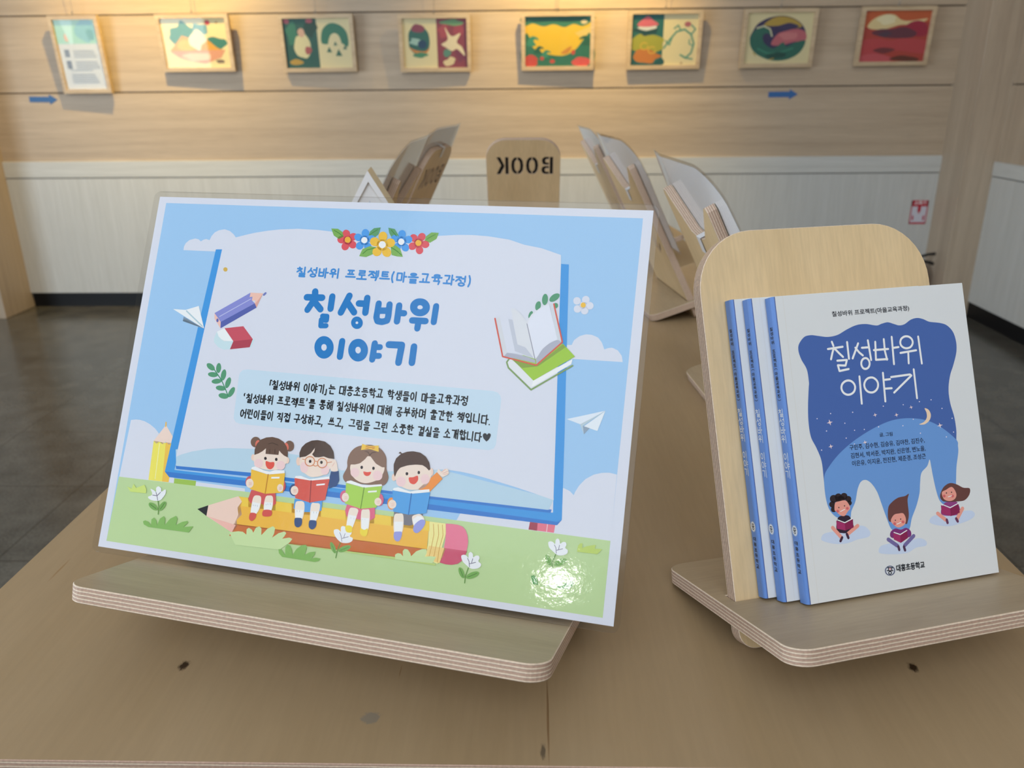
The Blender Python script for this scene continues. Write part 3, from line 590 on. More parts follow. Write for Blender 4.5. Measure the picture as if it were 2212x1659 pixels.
s 2a2226 29 1488 863 1488 856 1483 851 1476 850 1469 854 1466 861 1467 868 1472 873 1479 874 1485 870
s cc5046 29 1391 839 1427 835 1462 838 1466 806 1444 782 1415 785 1394 810
s e2bdb2 26 1687 869 1686 849 1679 837 1667 835 1656 846 1649 865 1650 884 1657 897 1669 898 1680 887
s e8c8c1 27 1682 899 1682 845 1716 794 1781 762 1832 764 1889 783 1933 825 1958 882 1943 927 1849 979 1763 986 1709 941
p 4a3a34 28 1672 897 1666 933 1678 977 1707 1011 1754 1037 1804 1046 1865 1041 1916 1013 1951 970 1965 917 1919 916 1875 926 1834 915 1800 913 1775 932 1789 957 1791 985 1762 939 1723 910
s ecbcc2 28 1758 829 1755 804 1741 787 1720 785 1701 798 1690 822 1692 848 1707 865 1728 867 1747 853
s ecbcc2 28 1937 830 1933 807 1918 791 1896 788 1877 800 1867 822 1870 845 1885 861 1907 863 1926 851
s 2a2226 29 1778 878 1777 871 1772 866 1766 865 1759 869 1756 876 1757 883 1762 888 1769 889 1775 885
s 2a2226 29 1873 881 1872 873 1868 868 1861 868 1855 871 1852 878 1853 886 1857 891 1864 891 1870 888
c c07a52 30 7 1804 881 1803 865 1794 851 1779 843 1761 841 1744 846 1731 857 1725 873 1726 889 1735 902 1750 911 1768 913 1785 908 1798 896
c c07a52 30 7 1909 879 1908 863 1899 850 1884 841 1867 839 1850 844 1837 856 1831 871 1832 887 1841 900 1856 909 1873 911 1890 905 1903 894
l c07a52 30 5 1699 887 1723 886
l c07a52 30 5 1909 881 1948 892
l c07a52 30 6 1793 853 1815 845 1837 853
l c07a52 30 5 1803 881 1817 884 1830 878
s 7a6054 26 2056 793 2080 864 2074 910 2087 973 2130 1023 2201 1048 2267 1052 2336 1029 2385 973 2399 891 2425 826 2409 775 2367 755 2278 753 2195 751 2096 748
s e8c8c1 28 2106 882 2117 830 2157 785 2218 763 2275 768 2344 802 2381 859 2376 919 2320 966 2218 986 2142 940
p 7a6054 29 2091 888 2075 941 2108 998 2169 1039 2242 1052 2318 1039 2375 987 2400 899 2364 895 2311 916 2278 947 2259 966 2234 966 2217 940 2181 906 2141 892
s ecbcc2 29 2186 836 2182 815 2166 800 2144 798 2124 809 2114 828 2118 849 2134 864 2156 866 2176 856
s ecbcc2 29 2375 834 2371 811 2353 796 2329 793 2308 804 2297 825 2302 848 2319 864 2343 866 2364 855
s 2a2226 30 2210 878 2209 871 2205 866 2198 865 2192 869 2189 876 2190 883 2195 888 2201 889 2207 885
s 2a2226 30 2306 881 2305 874 2300 869 2294 868 2288 872 2285 879 2286 886 2290 891 2297 892 2303 888
s cc5046 30 2218 847 2249 846 2280 851 2273 827 2253 817 2230 823
p dcb44c 31 2177 1054 2235 1043 2312 1055 2320 1007 2242 1021 2174 1006
w 463630 31 5 2208 999 2233 998 2252 974 2265 995 2295 1002
l b4603c 32 5 2211 1038 2241 1033 2281 1040
l b4603c 32 5 2209 1024 2233 1024
l b4603c 32 5 2262 1024 2282 1030
p 54423c 27 2479 1013 2492 1027 2517 1008
s e2bdb2 27 2486 833 2485 817 2477 806 2466 805 2456 813 2451 829 2452 845 2459 855 2470 857 2480 848
s e2bdb2 27 2773 903 2772 886 2766 875 2756 874 2747 884 2742 900 2743 916 2749 927 2759 929 2768 919
s e8c8c1 28 2472 876 2480 824 2518 780 2578 757 2634 756 2696 770 2742 812 2759 878 2741 935 2669 965 2550 953 2491 916
p 4a3730 29 2458 890 2453 927 2466 974 2502 1012 2547 1032 2595 1040 2652 1035 2699 1010 2733 968 2747 921 2736 911 2710 932 2680 945 2624 943 2562 930 2508 907 2488 878 2476 835 2466 853
s ecbcc2 29 2567 810 2563 788 2546 772 2522 769 2501 781 2491 802 2495 824 2512 840 2536 842 2557 831
s ecbcc2 29 2751 849 2747 826 2731 811 2710 808 2690 820 2681 841 2684 863 2700 878 2722 881 2741 869
s 2a2226 30 2578 870 2577 863 2573 858 2566 857 2560 861 2557 868 2558 875 2563 880 2569 880 2575 877
s 2a2226 30 2670 889 2669 882 2664 877 2658 876 2652 880 2650 887 2651 894 2655 899 2661 899 2667 896
s cc5046 30 2588 842 2621 849 2653 863 2661 830 2638 799 2608 801 2592 818
l 33261f 31 4 1389 975 1423 986 1473 974
l 33261f 31 4 1410 934 1412 903
l 33261f 31 4 1453 938 1458 907
l 33261f 31 4 1766 1021 1762 997 1786 976
l 33261f 31 4 1844 988 1868 969 1869 938
l 33261f 31 4 2566 969 2570 936
l 33261f 31 4 2589 963 2594 941
p d9853f 28 2669 763 2800 905 2850 862 2765 758
p 2f4878 28 1952 820 2015 830 2031 759 2017 719 1954 688 1945 750
s e8c8c1 29 2803 905 2811 928 2833 914 2852 931 2875 940 2890 922 2890 900 2870 886 2844 876
s e8c8c1 29 1957 822 1941 857 1947 896 1970 913 1991 889 1999 859 2007 829
l c98f88 30 3 2835 908 2864 934
l c98f88 30 3 2848 902 2887 922
l c98f88 30 3 2853 895 2887 903
l c98f88 30 3 1957 859 1970 887
l 23365c 30 4 1963 805 2015 813
p bc5054 30 1303 604 1514 604 1532 525 1505 503 1436 494 1409 511 1392 497 1312 503 1288 535
s b65058 30 1325 669 1322 641 1304 622 1278 619 1254 633 1242 659 1245 688 1263 707 1289 710 1313 695
s b65058 30 1591 670 1588 639 1570 617 1544 614 1519 631 1506 660 1509 692 1527 713 1554 716 1578 699
s e9cdc6 31 1333 556 1362 569 1397 557 1400 478 1374 425 1330 423 1325 501
s e9cdc6 31 1434 560 1461 579 1498 569 1503 475 1437 467
p e4e8f0 32 1327 515 1397 509 1392 470 1376 427 1328 425
p e4e8f0 32 1437 526 1502 529 1502 469 1437 464
s c0504c 33 1323 424 1346 433 1376 427 1375 394 1348 369 1322 384
s c0504c 33 1435 463 1500 469 1508 433 1476 418 1433 421
p dfae42 32 1275 764 1428 739 1570 765 1577 614 1427 589 1291 610
p e8ecf4 32 1277 779 1306 789 1390 766 1439 762 1484 780 1562 785 1567 764 1428 737 1275 762
l b07a2c 33 9 1428 739 1427 589
p e8ecf4 33 1459 723 1529 732 1529 719 1459 710
s e8c8c1 33 1314 657 1311 636 1297 621 1277 619 1258 630 1248 650 1250 672 1265 686 1285 689 1304 677
s e8c8c1 33 1573 651 1571 633 1560 621 1544 619 1530 628 1522 645 1524 663 1535 675 1551 676 1565 667
l c98f88 34 3 1273 658 1296 663
l c98f88 34 3 1275 649 1298 654
l c98f88 34 3 1276 640 1299 645
l c98f88 34 3 1540 652 1559 657
l c98f88 34 3 1541 643 1560 648
l c98f88 34 3 1543 634 1562 639
p 5090d2 30 1683 578 1915 593 1921 518 1874 501 1812 493 1783 490 1686 505
s 2f4878 30 1706 650 1703 622 1686 603 1662 601 1640 615 1628 641 1631 668 1648 687 1672 690 1694 676
s e9cdc6 31 1695 544 1727 567 1771 553 1774 439 1715 432
s e9cdc6 31 1828 552 1864 568 1901 561 1901 493 1885 431 1840 426
p e4e8f0 32 1702 499 1772 504 1770 435 1714 428
p e4e8f0 32 1838 504 1903 508 1886 430 1840 424
s 2f4878 33 1709 431 1738 441 1768 437 1773 393 1747 369 1717 382
s 2f4878 33 1833 429 1861 438 1892 432 1892 391 1866 368 1836 384
p c2524a 32 1657 737 1799 732 1951 762 1937 600 1815 566 1687 586
p e8ecf4 32 1663 752 1705 759 1785 741 1834 753 1944 780 1952 760 1799 730 1657 733
l 8c3436 33 8 1799 732 1815 566
p e8ecf4 33 1848 710 1918 724 1917 712 1848 698
s e8c8c1 33 1704 646 1701 624 1688 610 1668 608 1650 618 1640 638 1643 659 1657 674 1677 676 1695 665
l c98f88 34 3 1665 646 1687 651
l c98f88 34 3 1666 637 1688 642
l c98f88 34 3 1668 628 1690 633
p c8607e 30 2121 587 2349 592 2361 518 2324 491 2235 489 2134 497 2113 541
s bf5f80 30 2134 651 2131 624 2114 605 2089 602 2067 616 2056 642 2059 669 2076 687 2101 690 2123 676
s bf5f80 30 2411 657 2408 629 2392 610 2369 607 2348 622 2337 649 2340 677 2356 697 2379 699 2400 684
s e9cdc6 31 2145 548 2177 570 2218 559 2214 515 2188 415 2143 413
s e9cdc6 31 2246 549 2276 568 2313 559 2320 424 2266 417
p e4e8f0 32 2147 515 2214 509 2190 413 2142 412
p e4e8f0 32 2254 505 2316 507 2317 420 2266 417
s e0c443 33 2136 429 2186 431 2191 389 2147 387
s e0c443 33 2258 425 2289 418 2315 431 2317 386 2293 370 2261 386
p 98bf52 32 2089 749 2242 728 2385 757 2362 593 2237 569 2105 593
p e8ecf4 32 2094 760 2126 770 2229 747 2278 752 2378 769 2385 755 2242 727 2088 744
l 678a38 33 8 2242 728 2237 569
p e8ecf4 33 2278 707 2348 719 2347 707 2278 695
s e8c8c1 33 2130 643 2127 623 2115 609 2097 607 2081 617 2072 636 2075 656 2087 670 2105 672 2121 661
s e8c8c1 33 2396 641 2393 623 2381 610 2364 608 2348 617 2340 634 2343 652 2356 664 2373 666 2388 657
l c98f88 34 2 2094 644 2114 648
l c98f88 34 2 2095 635 2116 639
l c98f88 34 2 2096 626 2117 631
l c98f88 34 2 2361 642 2381 646
l c98f88 34 2 2362 633 2382 638
l c98f88 34 2 2364 624 2384 629
p 6c6c78 30 2506 581 2729 596 2739 542 2646 494 2607 493 2510 499
s d9853f 30 2507 640 2505 614 2491 596 2472 593 2453 608 2444 633 2446 659 2460 677 2479 680 2497 665
s e9cdc6 31 2511 548 2544 570 2583 559 2591 436 2529 428
s e9cdc6 31 2652 554 2682 580 2717 584 2750 544 2688 481
p e4e8f0 32 2519 508 2586 515 2587 431 2530 424
p e4e8f0 32 2660 540 2691 570 2723 570 2750 544 2683 484
s 8a90d0 33 2528 428 2557 439 2589 437 2585 387 2562 367 2534 384
s 8a90d0 33 2675 461 2680 506 2726 548 2760 538 2749 492 2708 447
p 4c92d2 32 2470 735 2624 727 2768 752 2759 598 2622 571 2500 580
p e8ecf4 32 2478 751 2513 762 2612 740 2658 755 2758 775 2764 755 2625 725 2471 733
l 2c62a8 33 8 2624 727 2622 571
p e8ecf4 33 2603 704 2604 704 2605 702 2603 702
s e8c8c1 33 2516 636 2513 616 2498 603 2479 600 2461 610 2452 629 2456 648 2470 662 2490 664 2507 654
l c98f88 34 2 2477 637 2499 642
l c98f88 34 2 2478 628 2500 633
l c98f88 34 2 2480 619 2501 624
l 9aa2b4 33 3 1338 494 1343 486
l 9aa2b4 33 3 1357 494 1361 486
l 9aa2b4 33 3 1375 494 1379 484
l 9aa2b4 33 3 1447 511 1451 504
l 9aa2b4 33 3 1463 517 1466 508
l 9aa2b4 33 3 1483 521 1486 510
l 9aa2b4 33 3 1718 495 1720 486
l 9aa2b4 33 3 1739 497 1741 487
l 9aa2b4 33 3 1857 501 1860 491
l 9aa2b4 33 3 1881 501 1883 492
l 9aa2b4 33 2 2167 498 2170 489
l 9aa2b4 33 2 2193 494 2196 485
l 9aa2b4 33 2 2263 495 2264 488
l 9aa2b4 33 2 2283 497 2286 489
l 1d6fb6 12 56 1593 2217 1603 2141
l 1d6fb6 12 55 1527 2167 1662 2171
l 1d6fb6 12 54 1602 2162 1549 2066
l 1d6fb6 12 54 1597 2137 1662 2077
l 1d6fb6 12 54 1748 2185 1748 2087
l 1d6fb6 12 42 1688 2023 1727 2023 1728 1991 1682 1993 1685 1944 1731 1947
l 1d6fb6 12 55 1894 2199 1841 2062
l 1d6fb6 12 53 1878 2153 1954 2069
l 1d6fb6 12 53 1983 2143 2048 2144
l 1d6fb6 12 54 2048 2190 2049 2073
l 1d6fb6 12 52 2151 2151 2147 2041 2161 2013 2200 2008 2240 2022 2245 2055 2242 2149
l 1d6fb6 12 52 2158 2095 2242 2100
l 1d6fb6 12 53 2323 2145 2322 2021
l 1d6fb6 12 50 2327 2088 2373 2087
l 1d6fb6 12 51 2445 2036 2555 2037
l 1d6fb6 12 51 2499 2031 2496 1976
l 1d6fb6 12 50 2625 2158 2622 2034
l 1d6fb6 12 53 1888 1833 1887 1710
l 1d6fb6 12 52 2164 1834 2161 1709
l 1d6fb6 12 47 2170 1806 2212 1809
l 1d6fb6 12 47 2172 1738 2214 1740
l 1d6fb6 12 55 2282 1834 2388 1837 2380 1701
l 1d6fb6 12 54 2489 1832 2489 1708
s 1d6fb6 12 2040 1991 2035 1961 2013 1942 1982 1940 1955 1956 1941 1985 1946 2014 1968 2034 1999 2036 2026 2019
s 1d6fb6 12 2576 2147 2572 2116 2553 2090 2522 2074 2486 2072 2452 2083 2426 2107 2414 2137 2417 2169 2437 2195 2467 2210 2504 2212 2538 2201 2564 2177
s 1d6fb6 12 1823 1780 1821 1740 1803 1708 1773 1688 1736 1685 1700 1700 1673 1729 1658 1768 1660 1807 1678 1840 1709 1860 1746 1862 1781 1847 1809 1818
s 1d6fb6 12 2115 1779 2113 1739 2095 1707 2064 1687 2028 1684 1992 1699 1964 1728 1950 1766 1953 1806 1971 1839 2002 1858 2038 1861 2074 1846 2101 1817
s c3c8da 13 2002 1988 2000 1982 1995 1978 1989 1978 1982 1981 1979 1987 1981 1993 1986 1997 1992 1998 1999 1994
s c3c8da 13 2518 2143 2515 2134 2505 2128 2491 2127 2479 2132 2474 2141 2477 2150 2487 2157 2501 2158 2512 2152
s c3c8da 13 1764 1775 1762 1760 1752 1749 1738 1748 1725 1757 1718 1772 1720 1788 1730 1798 1744 1799 1757 1791
s c3c8da 13 2056 1774 2054 1759 2044 1748 2030 1747 2017 1756 2010 1771 2012 1787 2022 1797 2036 1798 2049 1789
p 24262e 14 3149 1168 3125 1188 3116 1206 3117 1221 3129 1229 3140 1227 3147 1218 3156 1230 3168 1231 3177 1221 3174 1202 3164 1182"""
TXT_P=[('칠성바위 프로젝트(마을교육과정)', [139.8, 237.5, 288.8, 236.7], 9.78, '3a80c6', 0.145), ('「칠성바위 이야기」는 대흥초등학교 학생들이 마을교육과정', [130.9, 144.3, 297.3, 145.2], 8.97, '0c0e14', 0.116), ('‘칠성바위 프로젝트’를 통해 칠성바위에 대해 공부하며 출간한 책입니다.', [109.9, 131.8, 317.5, 133.0], 8.98, '0c0e14', 0.116), ('어린이들이 직접 구상하고, 쓰고, 그림을 그린 소중한 결실을 소개합니다', [109.5, 119.4, 311.2, 119.8], 8.93, '0c0e14', 0.116)]
ART_B="""s 3e5a98 1 1424 1046 1431 997 1425 944 1394 841 1371 717 1344 603 1253 572 1219 592 1200 631 1186 707 1176 803 1171 878 1165 924 1137 877 1079 831 1056 754 1041 683 1001 593 950 510 907 421 816 422 762 450 735 532 704 650 680 737 641 804 598 835 555 827 520 777 488 688 447 625 419 561 326 589 274 642 253 706 247 790 250 893 249 1017 221 1113 186 1200 181 1315 194 1438 216 1560 223 1601 218 1695 184 1769 168 1833 178 1886 229 1936 287 1945 348 1934 426 1921 508 1930 593 1965 678 1991 759 1993 848 1975 895 1985 950 1992 1003 1974 1047 1961 1094 1967 1153 1997 1210 2006 1264 1993 1316 1969 1407 1953 1469 1929 1517 1872 1533 1790 1521 1710 1480 1617 1440 1541 1411 1439 1410 1335 1431 1221 1434 1117
s aab9d2 1 172 459 206 490 325 496 468 508 539 499 580 453 563 418 467 410 382 395 277 404 187 436
s aab9d2 1 633 305 660 338 757 346 902 343 988 351 1045 324 1040 288 954 284 877 257 769 261 652 282
s aab9d2 1 1096 465 1132 497 1218 502 1392 502 1478 496 1504 461 1456 430 1354 411 1254 406 1135 434
s 5c86c0 2 257 902 307 969 401 1051 531 1130 684 1197 836 1243 959 1256 1080 1246 1198 1214 1312 1149 1424 1046 1431 997 1425 944 1394 841 1371 717 1344 603 1253 572 1219 592 1200 631 1186 707 1176 803 1171 878 1165 924 1137 877 1079 831 1056 754 1041 683 1001 593 950 510 907 421 816 422 762 450 735 532 704 650 680 737 641 804 598 835 555 827 520 777 488 688 447 625 419 561 326 589 274 642 253 706 247 790
s d8b8a2 3 1177 1314 1210 1299 1225 1259 1206 1218 1160 1193 1112 1197 1156 1211 1185 1240 1189 1279
p cdbcc0 3 359 1266 350 1283 329 1286 349 1293 351 1312 360 1294 381 1292 362 1285
p cdbcc0 3 745 1289 739 1302 724 1303 738 1309 740 1322 746 1310 761 1308 747 1303
p cdbcc0 3 928 1271 922 1284 907 1285 921 1291 923 1304 929 1292 944 1290 930 1285
p cdbcc0 3 1063 1317 1058 1329 1043 1330 1056 1335 1058 1348 1064 1336 1079 1335 1065 1330
p cdbcc0 3 1297 1148 1289 1165 1268 1167 1287 1174 1290 1192 1298 1176 1319 1173 1299 1166
p cdbcc0 3 343 1094 336 1108 319 1110 335 1116 337 1131 344 1117 361 1115 345 1109
p cdbcc0 3 632 1094 625 1107 609 1109 624 1115 626 1128 632 1116 648 1114 634 1108
p c4c0d4 3 376 1353 372 1349 367 1350 365 1354 368 1358 373 1357
p c4c0d4 3 561 1344 558 1340 552 1341 550 1345 553 1349 559 1348
p c4c0d4 3 259 1327 256 1323 251 1324 249 1328 252 1331 257 1331
p c4c0d4 3 484 1270 481 1266 476 1267 474 1271 477 1275 482 1274
p c4c0d4 3 325 1228 321 1225 316 1225 314 1229 317 1233 323 1233
p c4c0d4 3 558 1210 555 1206 550 1206 548 1211 551 1214 556 1214
p c4c0d4 3 641 1207 638 1204 633 1204 631 1209 634 1212 639 1212
p c4c0d4 3 765 1214 762 1210 756 1211 754 1215 758 1219 763 1219
p c4c0d4 3 481 1159 477 1156 472 1156 470 1161 473 1164 478 1164
p c4c0d4 3 975 1201 972 1197 966 1197 964 1202 968 1206 973 1205
p c4c0d4 3 1071 1240 1068 1236 1063 1237 1061 1241 1064 1245 1069 1244
p c4c0d4 3 1000 1358 997 1354 992 1355 989 1359 993 1363 998 1362
p c4c0d4 3 827 1364 824 1360 818 1361 816 1365 820 1369 825 1368
p c4c0d4 3 1144 1367 1141 1364 1135 1364 1133 1369 1136 1372 1142 1372
p c4c0d4 3 1249 1372 1246 1368 1240 1368 1238 1373 1242 1377 1247 1376
p c4c0d4 3 1336 1297 1332 1293 1327 1294 1325 1298 1328 1302 1334 1301
p c4c0d4 3 1415 1213 1412 1209 1406 1210 1404 1214 1407 1218 1413 1218
p c4c0d4 3 1413 1107 1409 1103 1404 1104 1401 1108 1405 1112 1410 1111
p c4c0d4 3 1343 1077 1340 1073 1334 1074 1332 1078 1335 1082 1341 1082
p c4c0d4 3 1119 1129 1116 1125 1110 1126 1108 1130 1111 1134 1117 1134
p c4c0d4 3 543 1109 540 1105 535 1105 533 1110 536 1113 541 1113
p c4c0d4 3 266 1094 262 1090 257 1091 255 1095 258 1099 263 1098
l d6dee8 3 16 452 1882 461 1851
l d6dee8 3 16 412 1831 538 1838
l d6dee8 3 16 463 1837 445 1798 428 1753
l d6dee8 3 16 471 1827 502 1792 531 1762
l d6dee8 3 16 580 1870 579 1744
l d6dee8 3 16 479 1738 560 1737 543 1696 479 1704 487 1660 566 1668
l d6dee8 3 16 672 1853 648 1810 610 1744
l d6dee8 3 16 644 1822 672 1784 700 1759
l d6dee8 3 16 699 1817 755 1816
l d6dee8 3 16 758 1869 766 1719
l d6dee8 3 16 820 1853 807 1717 906 1714
l d6dee8 3 16 896 1867 893 1778 903 1710
l d6dee8 3 16 799 1791 924 1790
l d6dee8 3 16 967 1879 958 1671
l d6dee8 3 16 963 1794 1016 1797
l d6dee8 3 16 1026 1751 1167 1760
l d6dee8 3 16 1095 1753 1087 1666
l d6dee8 3 16 1199 1863 1202 1655
l d6dee8 3 16 649 1605 641 1401
l d6dee8 3 16 853 1614 844 1398
l d6dee8 3 16 853 1560 908 1561
l d6dee8 3 16 848 1494 913 1492
l d6dee8 3 16 919 1576 1086 1581 1097 1572 929 1457
l d6dee8 3 16 1124 1617 1122 1396
c d6dee8 3 16 749 1693 743 1676 731 1663 716 1657 700 1658 687 1667 679 1683 678 1700 684 1718 696 1731 711 1737 727 1736 740 1726 748 1711
c d6dee8 3 16 1145 1822 1136 1803 1119 1788 1096 1782 1072 1784 1051 1795 1038 1812 1036 1832 1044 1852 1061 1866 1084 1873 1109 1871 1129 1860 1142 1843
c d6dee8 3 16 601 1525 592 1502 574 1486 549 1478 524 1480 502 1493 489 1513 486 1536 495 1559 514 1575 538 1583 564 1581 585 1568 599 1548
c d6dee8 3 16 799 1526 790 1503 771 1485 746 1476 719 1479 697 1492 684 1513 681 1538 691 1562 710 1580 735 1588 761 1586 783 1572 797 1551
s 2a2030 3 325 584 374 598 429 581 443 475 312 487
l c88a80 3 28 275 523 338 442
l c88a80 3 28 483 510 393 461
l 3a2438 4 20 343 442 326 418
l 3a2438 4 20 385 462 394 432
s 2b2226 4 345 726 332 707 308 701 286 713 280 734 292 753 316 758 338 747
s 2b2226 4 382 734 371 716 348 711 328 721 322 741 333 759 356 764 376 754
s 2b2226 4 427 734 417 718 396 713 377 723 372 741 382 758 403 762 422 753
s 2b2226 4 457 710 448 695 429 691 411 700 406 716 416 731 435 736 452 727
s 2b2226 4 457 681 449 669 433 665 419 672 415 686 423 698 438 702 453 695
s 2b2226 4 320 688 311 673 292 668 275 677 269 694 279 709 298 713 315 704
s 2b2226 4 325 651 316 637 299 633 283 641 278 657 287 670 304 674 320 666
s 2b2226 4 404 708 390 687 362 680 337 693 329 717 343 739 371 745 396 733
s c88a80 5 319 698 354 706 407 706 434 668 437 642 416 624 383 595 346 607 320 636 308 648
p 8c2c5c 5 311 570 378 541 377 489 309 511
p 742048 5 378 541 450 565 446 501 377 489
l e4e0ea 6 7 324 573 379 546 448 568
s 2a2028 6 350 661 349 658 346 657 343 657 341 659 341 662 342 665 344 667 347 666 349 664
s 2a2028 6 398 668 397 665 394 663 391 663 389 666 389 669 390 672 393 673 395 673 398 671
s b85a60 6 344 635 341 629 334 626 327 627 322 632 321 638 324 644 330 647 337 646 342 641
s b85a60 6 426 645 423 640 416 637 409 638 404 642 402 648 406 654 412 657 419 656 424 652
l e8e4e4 6 5 355 631 392 643
s 6c2c68 3 750 425 796 449 842 434 891 441 926 408 905 369 762 382
l 625c8e 3 29 725 377 796 320
l 625c8e 3 29 945 374 859 315
l 44304a 4 20 803 314 807 288
l 44304a 4 20 850 306 856 278
s 5a3a38 4 745 531 759 612 800 649 852 672 913 677 947 689 930 643 926 539 910 489 890 470 831 530 765 502
s c88a80 5 798 550 841 555 880 550 896 506 877 467 823 453 785 478 766 512
p 8c2c5c 5 773 417 830 394 828 337 772 370
p 742048 5 830 394 894 417 893 365 828 337
l e4e0ea 6 7 780 422 831 399 891 422
s 2a2028 6 809 509 808 506 805 504 802 505 800 507 800 510 801 513 804 514 806 514 809 512
s 2a2028 6 855 511 854 508 851 507 848 507 846 509 846 512 847 515 850 517 853 517 855 514
s b85a60 6 807 483 803 477 797 474 790 475 784 480 783 486 786 492 792 495 800 494 805 489
s b85a60 6 880 487 877 481 870 478 863 479 857 484 856 490 859 496 866 499 873 498 878 494
l e8e4e4 6 5 814 479 849 487
s 7c3a74 3 1242 579 1317 585 1364 569 1367 484 1212 498
l c88a80 3 29 1177 513 1239 457
l c88a80 3 30 1401 522 1341 450
l 5c3450 4 21 1249 456 1253 432
l 5c3450 4 21 1333 454 1344 431
s 5a3a38 4 1216 640 1253 699 1313 726 1373 711 1430 678 1487 665 1477 619 1428 582 1354 581 1280 588 1233 601
s c88a80 5 1236 664 1275 680 1331 695 1362 641 1344 603 1296 592 1247 613
p 8c2c5c 5 1214 572 1291 535 1289 478 1211 509
p 742048 5 1291 535 1369 560 1372 494 1289 478
l e4e0ea 6 7 1220 578 1292 542 1368 566
s 2a2028 6 1280 655 1279 652 1276 651 1273 651 1271 653 1270 657 1272 660 1275 661 1278 661 1280 659
s 2a2028 6 1326 655 1325 652 1322 651 1319 651 1317 653 1316 656 1318 659 1320 661 1323 661 1325 658
s b85a60 6 1265 634 1261 628 1255 625 1247 626 1242 631 1240 637 1244 643 1250 646 1258 645 1263 640
s b85a60 6 1338 625 1334 619 1328 616 1320 617 1315 622 1313 628 1317 634 1323 637 1331 636 1336 632
l e8e4e4 6 5 1286 625 1320 630
s 4c5470 7 750 142 739 121 715 111 689 115 670 131 665 154 676 174 699 184 725 181 745 165
s b9c0cc 8 741 143 732 127 714 118 693 121 677 134 673 152 682 169 701 177 722 174 737 161
l 22242c 9 7 681 151 733 144
l 22242c 9 8 696 172 694 154
l 22242c 9 8 725 168 722 150
l 22242c 9 7 690 173 732 167
c 22242c 9 7 718 130 716 126 712 123 706 122 701 123 696 125 693 129 692 133 694 137 698 140 703 141 709 140 714 138 717 134
s c08a92 9 717 159 715 155 711 153 705 154 702 157 701 161 703 165 707 167 712 166 716 163"""
TXT_B=[('칠성바위 프로젝트(마을교육과정)', [48.0, 206.2, 114.9, 206.2], 5.13, '23262e', 0.012), ('글, 그림', [75.8, 113.8, 86.9, 113.4], 3.51, '20263a', 0.01), ('구민주, 김수현, 김승유, 김야찬, 김진수,', [49.2, 106.5, 114.0, 105.3], 4.72, '20263a', 0.01), ('김현서, 박서준, 박지완, 신은영, 변노을,', [49.4, 100.4, 113.9, 99.1], 4.71, '20263a', 0.01), ('이은유, 이지윤, 전진현, 제준경, 조성근', [49.7, 94.6, 113.3, 93.2], 4.71, '20263a', 0.01), ('대흥초등학교', [76.2, 13.0, 100.7, 12.5], 5.92, '1d2027', 0.03)]
# ---------------------------------------------------------------- poster stand and poster
PYAW, PLEAN = rad(-13.6), rad(28.25)
stand('wide birch plywood stand behind and under the blue laminated poster, left front', -.1352, .5432, PYAW, rad(20.5), rad(18), .33, .262, .352, .118, .0906, 'plain', 'plywood book stands')
PW_ = 'c3c8da'
t = thing('poster', 'laminated sky-blue poster with four reading children on a giant pencil and blue Korean title', 'poster', (-.1483, .5073, .8547), (PI/2-PLEAN, 0, PYAW))
mb = MB(); wh = flat(PAPER[PW_], .5, .2); pw, ph = .42, .297
mb.box((0, 0, -.0003), (pw, ph, 0), wh); draw(mb, ART_P, PW_, 0)
for s, seg, h, c, wd in TXT_P: pen_text(mb, s, seg, h, ink(c, PW_), wd, STEP*12)
mb.v = [(x-pw/2, y, z) for x, y, z in mb.v]; mb.build('printed_sheet', t)
def film(parent, w, h, z0, z1, margin, x0, y0, r=.006):
    o = rrect(w+2*margin, h+2*margin, (r,)*4, 5, x0-margin, y0-margin); b = MB(); n = len(o)
    b.poly([(x, y, z1) for x, y in o], FILM); b.poly([(x, y, z0) for x, y in reversed(o)], FILM)
    for i in range(n): (x, y), (x2, y2) = o[i], o[(i+1) % n]; b.poly([(x, y, z0), (x2, y2, z0), (x2, y2, z1), (x, y, z1)], FILM)
    return b.build('laminate_film', parent)
film(t, pw, ph, -.0006, .0019, .0042, -pw/2, 0)

